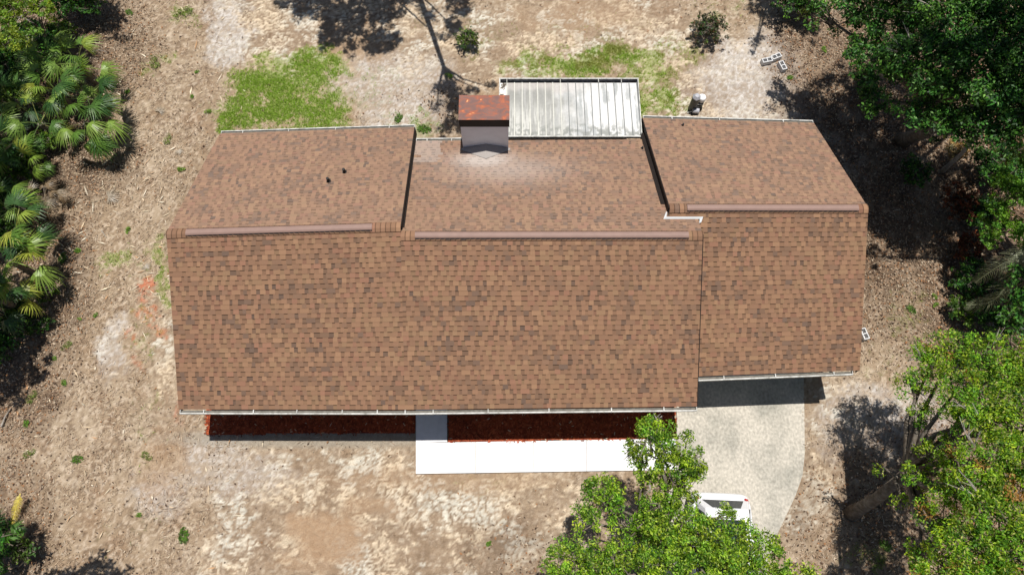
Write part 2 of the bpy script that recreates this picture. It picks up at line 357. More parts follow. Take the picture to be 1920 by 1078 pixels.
# ---- mulch beds (loose red bark, one heap per bed)
def mulch_bed(label, poly, seed):
    P_ = np.array([W(x, y)[:2] for x, y in poly]); x0, y0 = P_.min(0); x1, y1 = P_.max(0)
    gx = np.arange(x0, x1, .05); gy = np.arange(y0, y1, .05); A, B = np.meshgrid(gx, gy); 
    qx, qy = PX(A, B); ins = inpoly(qx+(fbm(A*3, B*3, seed)-.5)*2, qy+(fbm(A*3, B*3, seed+1)-.5)*5, poly)
    n = fbm(A*8, B*8, seed, 3); zz = .0+n*.05
    cc = mixc(np.zeros(A.shape+(3,))+np.array([.33, .062, .022]), (.20, .035, .015), sstep(.4, .7, n)); cc = mixc(cc, (.5, .13, .05), sstep(.66, .8, vnoise(A*17, B*17, seed))*.8)
    id_ = np.arange(A.size).reshape(A.shape); k = ins[:-1, :-1] & ins[1:, 1:] & ins[:-1, 1:] & ins[1:, :-1]
    F = np.stack([id_[:-1, :-1], id_[:-1, 1:], id_[1:, 1:], id_[1:, :-1]], -1)[k]
    use = np.unique(F); mp = np.full(A.size, -1); mp[use] = np.arange(len(use))
    V = np.stack([A.ravel(), B.ravel(), zz.ravel()], -1)[use]
    # loose chips on top
    kk = rng.random(len(use)) < .55; ctr = V[kk]+rng.normal(0, .02, (kk.sum(), 3))*[1, 1, 0]+[0, 0, .012]
    a = rng.random(len(ctr))*6.28; ln = .02+.035*rng.random(len(ctr)); d = np.stack([np.cos(a)*ln, np.sin(a)*ln, rng.normal(0, .01, len(a))], -1); e = np.stack([-np.sin(a)*ln*.3, np.cos(a)*ln*.3, rng.normal(0, .006, len(a))], -1)
    CV = np.stack([ctr-d-e, ctr+d-e, ctr+d+e, ctr-d+e], 1).reshape(-1, 3); CF = np.arange(len(CV)).reshape(-1, 4)+len(V)
    fc = cc.reshape(-1, 3)[F[:, 0]]; c2 = np.array([.34, .075, .03])*(.4+1.1*rng.random((len(CF), 1))); c2[rng.random(len(CF)) < .03] = (.6, .45, .3)
    tag(build_np('mulch', np.vstack([V, CV]), np.vstack([mp[F], CF]), M['mulch'], fcol=np.vstack([fc, c2])), label, 'mulch', kind='stuff')
mulch_bed('red bark mulch bed left of the white walkway, under the eave', [(386, 700), (780, 700), (779, 813), (386, 815)], 70)
mulch_bed('red bark mulch bed between the house and the white walkway', [(839, 700), (1268, 700), (1268, 823.5), (839, 830.2)], 75)

# ================================================================== HOUSE
house = tag(empty('house', (0, 8, 0)), 'long ranch house under a brown asphalt shingle roof, filling the middle', 'house')
def hpart(o): o.parent = house; o.matrix_parent_inverse = Matrix.Translation(-house.location); return o
PAL = np.array([[.345, .20, .127], [.335, .192, .123], [.315, .182, .118], [.37, .218, .135], [.34, .182, .122], [.29, .172, .115], [.255, .155, .105], [.215, .138, .102], [.19, .128, .10], [.345, .212, .13]])*np.array([.78, .765, .725])
PW = np.array([.23, .20, .14, .10, .12, .08, .05, .025, .015, .04])
def slope(eA, eB, rA, rB, seed, bow=0.0, pale=None):
    """shingled slope: eave A->B, ridge A->B. Courses of random tabs, each tab a real wedge with a butt edge."""
    r = np.random.default_rng(seed)
    eA, eB, rA, rB = map(np.array, (eA, eB, rA, rB))
    Ls = (np.linalg.norm(rA-eA)+np.linalg.norm(rB-eB))/2; Lu = np.linalg.norm(eB-eA)
    n = max(1, round(Ls/.143)); ex = 1.0/n
    nrm = np.cross(eB-eA, rA-eA); nrm = nrm/np.linalg.norm(nrm); nrm = nrm if nrm[2] > 0 else -nrm
    def S(u, v, h):
        u = np.asarray(u)[:, None]; v = np.asarray(v)[:, None]
        p = (eA*(1-u)+eB*u)*(1-v)+(rA*(1-u)+rB*u)*v
        if bow: p = p+np.array([0, 1, 0])*bow*4*u*(1-u)*(1-v)
        return p+nrm*np.asarray(h)[:, None]
    V = []; F = []; Cc = []; cnt = 0
    prevgrp = None
    for k in range(n):
        v0 = k*ex; v1 = (k+1)*ex+(.002 if k < n-1 else 0)/Ls
        w = []; tot = 0; tooth = []; tt = r.random() < .5
        while tot < Lu:
            a = (r.choice([.10, .13, .16, .20, .26], p=[.15, .3, .3, .15, .1]) if tt else r.choice([.08, .11, .14, .18], p=[.25, .4, .25, .1])); w.append(a); tooth.append(tt); tot += a; tt = not tt
        ed = np.concatenate([[0], np.cumsum(w)])/Lu; ed = ed[ed < 1-.03/Lu]; ed = np.append(ed, 1); tooth = np.array(tooth[:len(ed)-1]); m = len(ed)-1
        # colour: blended in runs of ~1 m (one shingle) plus per tab
        u0, u1 = ed[:-1], ed[1:]; mid = (u0+u1)/2*Lu
        run = fbm(mid*2.0+seed*3, np.full(m, k*.34), seed, 2)
        ci = r.choice(len(PAL), size=m, p=PW); c = PAL[ci].copy()
        dk = (run > .60) & (r.random(m) < .5); c[dk] = PAL[r.choice([2, 5, 6, 6, 7], size=m)][dk]
        lt = (run < .40) & (r.random(m) < .6); c[lt] = PAL[r.choice([0, 3, 9], size=m)][lt]
        c *= (.93+.14*r.random((m, 1)))
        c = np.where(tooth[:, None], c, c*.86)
        if pale is not None:
            pp = S((u0+u1)/2, np.full(m, v0), np.zeros(m)); q = np.clip(pale(pp)+.10, 0, 1)[:, None]; c = c*(1-q)+np.array([.46, .40, .36])*q  # slight overall paling of back slopes stands in for granule sheen
        hb = np.where(tooth, .011, .006); ht = np.full(m, .002)
        vv0 = np.full(m, v0); vv1 = np.full(m, v1); vs = vv1-.027/Ls
        # main face + painted shadow band below the next course (gaps only) + butt edge
        def addq(a, b, c_, d, cl):
            nonlocal cnt
            Q = np.stack([a, b, c_, d], 1).reshape(-1, 3); V.append(Q); F.append(np.arange(len(Q)).reshape(-1, 4)+cnt); cnt += len(Q); Cc.append(cl)
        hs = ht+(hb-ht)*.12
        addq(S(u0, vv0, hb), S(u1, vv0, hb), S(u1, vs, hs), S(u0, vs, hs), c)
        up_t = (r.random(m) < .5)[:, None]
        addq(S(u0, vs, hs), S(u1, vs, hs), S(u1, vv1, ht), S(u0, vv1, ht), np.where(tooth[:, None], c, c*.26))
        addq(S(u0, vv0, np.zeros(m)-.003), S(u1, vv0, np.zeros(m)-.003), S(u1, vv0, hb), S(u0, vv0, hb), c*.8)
    # deck under the shingles
    deck = [S(np.array([a]), np.array([b]), np.array([h]))[0] for h in (-.16, -.06) for a, b in ((0, 0), (1, 0), (1, 1), (0, 1))]
    V.append(np.array(deck)); F.append(np.array([[0, 3, 2, 1], [4, 5, 6, 7], [0, 1, 5, 4], [1, 2, 6, 5], [2, 3, 7, 6], [3, 0, 4, 7]])+cnt); Cc.append(np.full((6, 3), .03))
    return hpart(build_np('roof_slope', np.vstack(V), np.vstack(F), M['shingle'], fcol=np.vstack(Cc)))
TP = .5
YF, EF = 3.74, 2.6
A_eL, A_eR = W(335, 767, EF), W(1307, 761.5, EF)
A_r0 = Wp(312, 437, YF, EF, TP); A_r1 = Wp(751, 424, YF, EF, TP); A_r1b = Wp(751, 441, YF, EF, TP); A_r2 = Wp(1318, 440.5, YF, EF, TP)
um = (A_r1[0]-A_r0[0])/(A_r2[0]-A_r0[0]); A_em = A_eL*(1-um)+A_eR*um; A_em[1] -= .05
slope(A_eL, A_em, A_r0, A_r1, 11)
slope(A_em, A_eR, A_r1b, A_r2, 12)
B_e0 = Wp(412, 251, A_r0[1], A_r0[2], -TP); B_e1 = Wp(777, 239, A_r1[1], A_r1[2], -TP)
sheen_only = lambda p: np.zeros(len(p))
slope(B_e1, B_e0, A_r1, A_r0, 13, pale=sheen_only)
rc = A_r1b
C_e0 = Wp(777, 265, rc[1], rc[2], -TP); C_e1 = Wp(1206, 262, rc[1], rc[2], -TP)
tC = (A_r2[0]-C_e0[0])/(C_e1[0]-C_e0[0]); C_e2 = C_e0+(C_e1-C_e0)*tC
def pale(p):
    a = np.exp(-(((p[:, 0]+.9)/1.0)**2+((p[:, 1]-11.75)/.45)**2))*1.0
    b_ = (p[:, 0] < -2.35)*(p[:, 1] > 11.6)*.38*(fbm(p[:, 0]*2, p[:, 1]*2, 3) > .3)
    c_ = np.exp(-(((p[:, 0]+.2)/1.8)**2+((p[:, 1]-11.3)/.7)**2))*.45
    return np.maximum(np.maximum(a, b_), c_)
slope(C_e2, C_e0, A_r2, A_r1b, 14, pale=pale)
YG, EG = 4.85, 2.45
D_eL, D_eR = W(1300, 705.5, EG), W(1612, 694, EG)
D_r0 = Wp(1256, 389.5, YG, EG, TP); D_r1 = Wp(1628, 390, YG, EG, TP)
slope(D_eL, D_eR, Wp(1311, 389.5, YG, EG, TP)+[0, 0, 0], D_r1, 15)
E_e0 = Wp(1205, 222, D_r0[1], D_r0[2], -TP); E_e1 = Wp(1526, 231, D_r1[1], D_r1[2], -TP)
slope(E_e1, E_e0, D_r1, D_r0, 16, pale=sheen_only)
# small piece of the garage front slope left of the main gable, above the valley
D_x0 = D_r0.copy(); D_x1 = Wp(1311, 389.5, YG, EG, TP); vy = 8.99
D_v0 = np.array([D_x0[0]-.02, vy, EG+TP*(vy-YG)]); D_v1 = np.array([D_x1[0]-.0, vy, EG+TP*(vy-YG)])
slope(D_v0, D_v1, D_x0, D_x1, 17)

# ridge caps + vents
def ridge(a, b, seed):
    r = np.random.default_rng(seed); a = np.array(a); b = np.array(b); L = np.linalg.norm(b-a); n = int(L/.143); mb = MB(); d = (b-a)/L
    for k in range(n):
        p0 = a+d*L*k/n; p1 = a+d*L*(k+1.25)/n if k < n-1 else b
        c = PAL[r.choice(len(PAL), p=PW)]*(.8+.35*r.random())
        pr = [(-.15, -.062), (-.05, -.003), (.05, -.003), (.15, -.062)]
        q = lambda p, y, z: (p[0], p[1]+y, p[2]+z)
        for j in range(3):
            (y0, z0), (y1, z1) = pr[j], pr[j+1]
            mb.quad(q(p0, y0, z0+.026), q(p1, y0, z0+.008), q(p1, y1, z1+.008), q(p0, y1, z1+.026), tuple(c))
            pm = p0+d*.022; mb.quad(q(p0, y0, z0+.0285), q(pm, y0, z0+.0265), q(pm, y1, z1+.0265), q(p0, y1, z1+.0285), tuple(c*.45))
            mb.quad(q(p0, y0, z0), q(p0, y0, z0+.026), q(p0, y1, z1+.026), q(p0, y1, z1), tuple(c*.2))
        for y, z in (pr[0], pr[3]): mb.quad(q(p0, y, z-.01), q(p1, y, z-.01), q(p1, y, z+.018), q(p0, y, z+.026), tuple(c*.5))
    hpart(mb.build('ridge_cap', M['shingle']))
ridge(A_r0, A_r1, 5); ridge(A_r2, A_r1b, 6); ridge(D_r1, D_r0, 7)
def vent(a, b):
    mb = MB(); pr = [(-.10, -.05), (-.095, -.01), (-.05, .015), (.05, .015), (.095, -.01), (.10, -.05)]
    q = lambda p, y, z: (p[0], p[1]+y, p[2]+z+.035)
    for j in range(5):
        (y0, z0), (y1, z1) = pr[j], pr[j+1]; mb.quad(q(a, y0, z0), q(b, y0, z0), q(b, y1, z1), q(a, y1, z1))
    for p, s_ in ((a, 1), (b, -1)): mb.poly([q(p, y, z) for y, z in pr][::s_])
    o = hpart(mb.build('ridge_vent', M['vent']))
    m2 = MB(); m2.bar(q(a, -.112, -.058), q(b, -.112, -.058), .024, .02); m2.bar(q(a, .112, -.058), q(b, .112, -.058), .024, .02)
    s = m2.build('vent_slot', M['dark_trim'], o)
def lerp(a, b, t): return a+(b-a)*t
def atx(a, b, pxv):                             # point of the ridge a-b seen at photo column pxv
    for t in np.linspace(0, 1, 2001):
        p = lerp(a, b, t)
        if PX(*p)[0] >= pxv: return p
    return b
vent(atx(A_r0, A_r1, 349), atx(A_r0, A_r1, 698)); vent(atx(A_r1b, A_r2, 778), atx(A_r1b, A_r2, 1291)); vent(atx(D_r0, D_r1, 1288), atx(D_r0, D_r1, 1609))

# fascia boards on gables (dark), and step walls between roof levels
mb = MB()
def rake(mb, a, b, h0=.0, h1=.2, w=.03, dx=0):
    a = np.array(a)+[dx, 0, -h0]; b = np.array(b)+[dx, 0, -h0]; s_ = w/2
    mb.hexa([(a[0]-s_, a[1], a[2]-h1), (a[0]+s_, a[1], a[2]-h1), (b[0]+s_, b[1], b[2]-h1), (b[0]-s_, b[1], b[2]-h1), (a[0]-s_, a[1], a[2]), (a[0]+s_, a[1], a[2]), (b[0]+s_, b[1], b[2]), (b[0]-s_, b[1], b[2])])
for a, b_, dx in ((A_eL, A_r0, .02), (B_e0, A_r0, .02), (A_eR, A_r2, -.02), (D_eR, D_r1, -.02), (E_e1, D_r1, -.02)):
    mb = MB(); rake(mb, a, b_, .02, .2, .04, dx); hpart(mb.build('rake_board', M['dark_trim']))
mb = MB(); rake(mb, B_e1, A_r1, .0, .45, .05, .005); hpart(mb.build('step_wall', M['dark_trim']))
mb = MB(); rake(mb, E_e0, D_r0, .0, .45, .05, -.005); hpart(mb.build('step_wall', M['dark_trim']))
# dark flashing turned out on to the middle roof beside each step
mb = MB()
def flash(mb, e, r_, dx0, dx1, up, t0=0, t1=1):
    a = lerp(np.array(e), np.array(r_), t0); b = lerp(np.array(e), np.array(r_), t1)
    zc = lambda p: rc[2]-TP*(p[1]-rc[1])+up
    mb.hexa([(a[0]+dx0, a[1], zc(a)), (a[0]+dx1, a[1], zc(a)), (b[0]+dx1, b[1], zc(b)), (b[0]+dx0, b[1], zc(b)), (a[0]+dx0, a[1], zc(a)+.02), (a[0]+dx1, a[1], zc(a)+.02), (b[0]+dx1, b[1], zc(b)+.02), (b[0]+dx0, b[1], zc(b)+.02)])
flash(mb, B_e1, A_r1, .02, .075, .015, .12, .985); hpart(mb.build('step_flashing', M['dark_trim'])); mb = MB(); flash(mb, E_e0, D_r0, -.16, -.02, .015, .14, .93)
hpart(mb.build('step_flashing', M['dark_trim']))
mb = MB(); zf = lambda y: EG+TP*(y-YG)+.075
x0, x1 = 4.50, 5.58; ya, yb = 8.95, 9.01
mb.hexa([(x0-.08, ya, zf(ya)-.02), (x1-.06, ya, zf(ya)-.02), (x1, yb, zf(yb)-.02), (x0+.0, yb, zf(yb)-.02), (x0-.08, ya, zf(ya)), (x1-.06, ya, zf(ya)), (x1, yb, zf(yb)), (x0, yb, zf(yb))])
mb.hexa([(x1-.13, ya-.14, zf(ya)-.02), (x1-.06, ya-.10, zf(ya)-.02), (x1, yb, zf(yb)-.025), (x1-.10, ya, zf(ya)-.025), (x1-.13, ya-.14, zf(ya)+.003), (x1-.06, ya-.10, zf(ya)+.003), (x1, yb, zf(yb)+.004), (x1-.10, ya, zf(ya)+.004)])
mb.hexa([(x0-.08, ya, zf(ya)-.02), (x0-.0, ya, zf(ya)-.02), (x0+.03, yb+.14, zf(yb)), (x0-.0, yb+.14, zf(yb)), (x0-.08, ya, zf(ya)+.003), (x0, ya, zf(ya)+.003), (x0+.03, yb+.14, zf(yb)+.04), (x0, yb+.14, zf(yb)+.04)])
hpart(mb.build('valley_flashing', mat('bright_flashing', (.58, .60, .61), .4, .5, var=.03)))

mb = MB(); mb.bar(A_eR+[.004, 0, .012], A_r2+[.004, 0, .012], .02, .025); hpart(mb.build('drip_edge', M['dark_trim']))
# walls
mb = MB()
def wallbox(x0, x1, y0, y1, z1, th=.15):
    mb.box(x0, x1, y0, y0+th, -.1, z1); mb.box(x0, x1, y1-th, y1, -.1, z1); mb.box(x0, x0+th, y0+th, y1-th, -.1, z1); mb.box(x1-th, x1, y0+th, y1-th, -.1, z1)
yw = YF+.62
def gable(x, y0, y1, z, yr, zr, th=.15):
    for xx in (x,): mb.hexa([(xx, y0, z), (xx+th, y0, z), (xx+th, y1, z), (xx, y1, z), (xx, yr-.05, zr), (xx+th, yr-.05, zr), (xx+th, yr+.05, zr), (xx, yr+.05, zr)])
wallbox(-9.5, -3.45, yw, 12.6, 2.55); gable(-9.5, yw, 12.6, 2.55, 8.35, 4.55)
wallbox(-3.3, 4.6, yw+.002, 12.2, 2.5); gable(5.05, yw, 12.2, 2.5, 8.3, 4.4)
wallbox(4.6, 10.15, YG+.55, 13.2, 2.35); gable(9.98, YG+.55, 13.2, 2.35, 9.28, 4.2)
mb.box(4.6, 5.2, yw+.3, YG+.55, -.1, 2.5)
hpart(mb.build('wall', M['stucco']))
# doors and windows under the eaves
def opening(name, x0, x1, z0, z1, y, m, bars=True):
    b = MB(); b.box(x0, x1, y-.03, y+.0, z0, z1); o = hpart(b.build(name, m))
    f = MB(); t = .06
    f.box(x0-t, x1+t, y-.05, y-.002, z1, z1+t); f.box(x0-t, x0, y-.05, y-.002, z0, z1); f.box(x1, x1+t, y-.05, y-.002, z0, z1); f.box(x0-t-.02, x1+t+.02, y-.09, y-.002, z0-t, z0)
    f.build('frame', M['white'], o)
    return o
for xa in (-8.6, -6.2, 2.2): opening('window', xa, xa+1.4, .9, 2.1, yw-.002, M['glass'])
opening('front_door', -2.35, -1.4, .02, 2.08, yw-.002, M['dark_trim'])
opening('garage_door', 5.75, 9.5, .02, 2.15, YG+.548, M['white'])

# gutters
def gutter(a, b, out, name='gutter', gap=.02, wd=.115, nbr=None, dz=-.035):
    a = np.array(a, float); b = np.array(b, float); d = (b-a)/np.linalg.norm(b-a); n = np.array([0, out, 0.])
    mb = MB(); tr = MB()
    p = lambda q, o, z: q+n*o+np.array([0, 0, z])
    mb.bar(p(a, wd, dz-.05), p(b, wd, dz-.05), .035, .11); mb.bar(p(a, wd/2+gap/2, dz-.10), p(b, wd/2+gap/2, dz-.10), wd-gap, .012)
    for q in (a+d*.01, b-d*.01): mb.bar(p(q, .0, dz-.05), p(q, wd-.018, dz-.05), .02, .11)
    tr.bar(p(a+d*.03, (wd-.018+gap)/2, dz-.05), p(b-d*.03, (wd-.018+gap)/2, dz-.05), wd-.02-gap, .03)
    o = hpart(mb.build(name, M['white']))
    tr.build('leaf_debris', M['trough'], o)
    L = np.linalg.norm(b-a); k = nbr or max(2, int(L/1.5))
    for i in range(k):
        q = a+d*L*(i+.5+rng.uniform(-.15, .15))/k
        h = MB(); h.bar(p(q, -.02, dz+.014), p(q, wd+.01, dz+.014), .03, .01)
        h.build('hanger', M['white'], o)
gutter(A_eL+[.03, 0, 0], A_em, -1, nbr=5); gutter(A_em+[.001, 0, 0], A_eR, -1, nbr=5)
gutter(B_e0+[.02, 0, 0], B_e1, 1); gutter(C_e0+[.05, 0, 0], [-1.66, C_e0[1]+.02, C_e0[2]], 1, nbr=2)
gutter(D_eL+[.15, 0, 0], D_eR-[.2, 0, 0], -1, nbr=3); gutter(E_e0+[.02, 0, 0], E_e1-[.0, 0, 0], 1)
mb = MB(); q = W(1545, 703, 2.3); mb.bar((q[0]-.1, q[1]+.06, 2.35), (q[0]+.28, q[1]+.02, 2.15), .06, .06); mb.bar((q[0]+.30, q[1]+.06, 2.17), (q[0]+.30, q[1]+.35, 1.95), .07, .07); mb.bar((q[0]+.30, q[1]+.42, 2.0), (q[0]+.30, q[1]+.46, .1), .07, .07)
hpart(mb.build('downspout', M['green_pipe']))

# chimney
chx0, chx1, chy0, chy1 = -1.61, -.12, 12.30, 13.10
mb = MB(); mb.box(chx0, chx1, chy0, chy1, -.1, 4.24)
ch = hpart(mb.build('chimney', M['siding']))
def cpart(mb, n, m, **k): return mb.build(n, m, ch, **k)
mb = MB(); mb.box(chx0-.03, chx1+.04, chy0-.03, chy1+.05, 4.22, 4.60); cpart(mb, 'cap_skirt', M['dark_trim'])
gx = np.linspace(chx0-.035, chx1+.045, 25); gy = np.linspace(chy0-.035, chy1+.055, 15); A, B = np.meshgrid(gx, gy)
zz = 4.612+.018*fbm(A*3, B*3, 8, 2); id_ = np.arange(A.size).reshape(A.shape)
o = build_np('chimney_cap', np.stack([A, B, zz], -1).reshape(-1, 3), np.stack([id_[:-1, :-1], id_[:-1, 1:], id_[1:, 1:], id_[1:, :-1]], -1).reshape(-1, 4), M['rust'], ch, smooth=True)
zr_ = lambda y: rc[2]-TP*(y-rc[1])
xm = (chx0+chx1)/2+.02; mb = MB()
apx = (xm, chy0-.002, zr_(chy0)+.29); ft = (xm, chy0-.56, zr_(chy0-.56)+.025); Lp = (chx0-.06, chy0-.002, zr_(chy0)+.02); Rp = (chx1+.06, chy0-.002, zr_(chy0)+.02)
L2 = (chx0-.06, chy0-.10, zr_(chy0-.10)+.022); R2 = (chx1+.06, chy0-.10, zr_(chy0-.10)+.022)
cc_ = (.36, .33, .31)
mb.poly([apx, Lp, L2, ft], cc_); mb.poly([apx, ft, R2, Rp], cc_)
cpart(mb, 'cricket', M['shingle'])
# vent pipes
for x_, y_ in ((646, 322), (616, 339)):
    q = Wp(x_, y_, A_r1[1]-.02, A_r1[2], -TP); mb = MB(); mb.tube([q-[0, 0, .05], q+[0, 0, .16]], .045, 10); mb.bar(q+[-.06, 0, .0], q+[.06, 0, .0], .12, .015); hpart(mb.build('vent_pipe', M['dark']))
for x_, y_, a_, b_ in ((1280, 236, D_r0[1], D_r0[2]), (1204, 279, rc[1], rc[2])):
    q = Wp(x_, y_, a_, b_, -TP); mb = MB(); mb.tube([q-[0, 0, .05], q+[0, 0, .12]], .03, 10); mb.bar(q+[-.05, 0, .0], q+[.05, 0, .0], .10, .015); hpart(mb.build('vent_pipe', M['dark']))

# patio roof: insulated panels with standing seams behind a box gutter
def patio():
    z0, z1 = 2.52, 2.36; px0, px1 = -.18, 4.36; yb0, yf0 = 12.98, 15.22
    n = 17; pw = (px1-px0)/n
    xs_ = np.linspace(px0, px1, n*12+1); ys_ = np.linspace(yb0, yf0, 70); A, B = np.meshgrid(xs_, ys_)
    A2 = A+(B-yb0)*-.0; ZZ = z0+(z1-z0)*(B-yb0)/(yf0-yb0)
    u = (A-px0)/(px1-px0); v = (B-yb0)/(yf0-yb0)
    stv = fbm(A*13, B*.9, 5, 4); s2 = fbm(A*2.5, B*2.5, 9, 4)
    c = np.zeros(A.shape+(3,))+np.array([.66, .66, .65])
    grey = sstep(.62, .30, u+.35*(s2-.5))*.9
    c = mixc(c, (.29, .29, .27), np.clip(grey*(.85+.5*sstep(.35, .7, stv)), 0, 1))
    c = mixc(c, (.32, .34, .34), sstep(.46, .64, .5*fbm(A*11, B*1.0, 12, 4)+.5*fbm(A*4, B*2.2, 14, 4))*.85*(1-grey))
    c = mixc(c, (.62, .62, .58), sstep(.5, .65, stv)*grey*.8*sstep(.75, .3, v))
    c = mixc(c, (.25, .26, .24), sstep(.3, .06, v+.25*(s2-.5))*sstep(.45, .62, fbm(A*9, B*9, 15, 3))*.9)
    c = mixc(c, (.5, .46, .43), sstep(.78, .9, v+.2*(s2-.5))*.6*sstep(.85, .4, u))
    mott = (A < px0+.02+pw*0)*1.0
    id_ = np.arange(A.size).reshape(A.shape)
    o = hpart(build_np('patio_roof', np.stack([A2, B, ZZ], -1).reshape(-1, 3), np.stack([id_[:-1, :-1], id_[:-1, 1:], id_[1:, 1:], id_[1:, :-1]], -1).reshape(-1, 4), M['patio'], vcol=c.reshape(-1, 3)))
    mb = MB()
    for k in range(n+1):
        x = px0+k*pw; mb.bar((x, yb0, z0+.012), (x, yf0, z1+.012), .026, .04, (.62, .62, .56) if k < 8 else (.20, .21, .21))
    I = Matrix.Translation(-house.location)
    mb.build('panel_rib', M['patio'], o)
    mb = MB()                                   # fascia gutter rim, side rims, underside, speckled end panel
    mb.box(px0-.24, px1+.05, yf0+.11, yf0+.15, 2.22, 2.44); mb.box(px0-.27, px0-.23, 12.9, yf0+.15, 2.24, 2.44); mb.box(px1+.02, px1+.05, 12.9, yf0+.11, 2.24, 2.50)
    mb.box(px0-.23, px1+.02, yb0-.045, yb0-.005, 2.45, 2.56)
    for k in (0, 7, 12, 15): mb.box(px0+k*pw-.012, px0+k*pw+.012, yf0-.01, yf0+.11, 2.38, 2.42)
    mb.build('patio_trim', M['white'], o)
    mb = MB(); mb.box(px0-.23, px1+.02, yf0, yf0+.11, 2.22, 2.27); mb.box(px0-.23, px1+.02, yf0-.04, yf0, 2.20, 2.34); mb.build('gutter_channel', M['dark_trim'], o)
    xs_ = np.linspace(px0-.23, px0-.02, 14); ys_ = np.linspace(12.98, yf0, 60); A, B = np.meshgrid(xs_, ys_); nn = fbm(A*14, B*14, 4, 2)
    c = np.zeros(A.shape+(3,))+np.array([.78, .76, .72]); c = mixc(c, (.10, .08, .06), sstep(.55, .66, nn+.25*sstep(14.5, 15.2, B)-.05))
    id_ = np.arange(A.size).reshape(A.shape)
    build_np('leaf_strewn_panel', np.stack([A, B, z0-.01+(z1-z0)*(B-12.98)/2.25], -1).reshape(-1, 3), np.stack([id_[:-1, :-1], id_[:-1, 1:], id_[1:, 1:], id_[1:, :-1]], -1).reshape(-1, 4), M['patio'], o, vcol=c.reshape(-1, 3))
    for x in (px0-.15, (px0+px1)/2, px1-.1):
        mb = MB(); mb.box(x-.05, x+.05, yf0-.12, yf0-.02, -.1, 2.22); mb.build('post', M['white'], o)
patio()

# ================================================================== SMALL THINGS
# concrete blocks
def make_block(loc, rz, label, lay=0):
    b = MB(); L, Wd, Hh, t = .40, .20, .20, .034
    b.box(-L/2, L/2, -Wd/2, -Wd/2+t, 0, Hh); b.box(-L/2, L/2, Wd/2-t, Wd/2, 0, Hh)
    for x in (-L/2, -t/2, L/2-t): b.box(x, x+t, -Wd/2+t, Wd/2-t, 0, Hh)
    b.box(-L/2+t, L/2-t, -Wd/2+t, Wd/2-t, 0, .02)
    o = b.build('concrete_block', M['block']); o.location = (loc[0], loc[1], -.01); o.rotation_euler = (0, 0, rz)
    tag(o, label, 'concrete block', 'loose concrete blocks'); return o
make_block(W(1436, 118), R(13), 'pale hollow concrete block, left end of the row of three near the trees')
make_block(W(1453, 111), R(24), 'pale hollow concrete block, middle of the row of three near the trees')
make_block(W(1465, 128), R(-72), 'pale hollow concrete block turned crosswise at the right end of the three')
make_block(W(1617, 628), R(-75), 'pale hollow concrete block against the right wall of the house')

# well equipment behind the house
q = W(1297, 205)
t = tag(empty('pressure_tank', q, R(20)), 'black pressure tank with a faceted grey lid, left of the white topped tank', 'tank')
mb = MB(); mb.lathe([(.13, 0), (.15, .05), (.15, .72), (.13, .78)], 20); mb.build('tank_body', M['tank_dark'], t, smooth=False)
mb = MB(); mb.lathe([(.165, .76), (.165, .80), (.09, .90), (.02, .92)], 6); mb.build('tank_lid', M['tank_grey'], t)
q = W(1310, 199)
t = tag(empty('filter_tank', q), 'filter tank with a round white top and a side coloured as shade, beside the black tank', 'tank')
mb = MB(); mb.lathe([(.12, 0), (.135, .04), (.135, .40)], 20); mb.build('tank_body', M['tank_dark'], t)  # dark body colour stands in for the tank's shaded side
mb = MB(); mb.lathe([(.14, .40), (.15, .42), (.15, .55), (.13, .60), (.05, .62)], 24); mb.build('tank_lid', M['walk'], t, smooth=False)
q = W(1302, 211)
t = tag(empty('water_pump', q), 'small grey water pump with white pipes in front of the two tanks', 'pump')
mb = MB(); mb.tube([(-.10, -.02, .16), (.13, -.05, .16)], .10, 14); mb.build('motor', M['tank_grey'], t)
mb = MB(); mb.box(-.14, .15, -.12, .08, 0, .05); mb.box(-.03, .05, -.06, .04, .05, .10); mb.build('base_plate', M['tank_dark'], t)
mb = MB(); mb.tube([(-.2, .16, .30), (.28, .14, .30)], .025, 8); mb.tube([(-.10, -.02, .2), (-.14, .15, .30)], .02, 8); mb.tube([(-.1, -.03, .12), (-.3, -.05, .05)], .02, 8); mb.build('pipe', M['white'], t)
mb = MB(); mb.box(-.2, .25, .07, .11, .12, .24); mb.build('bracket', M['dark'], t)

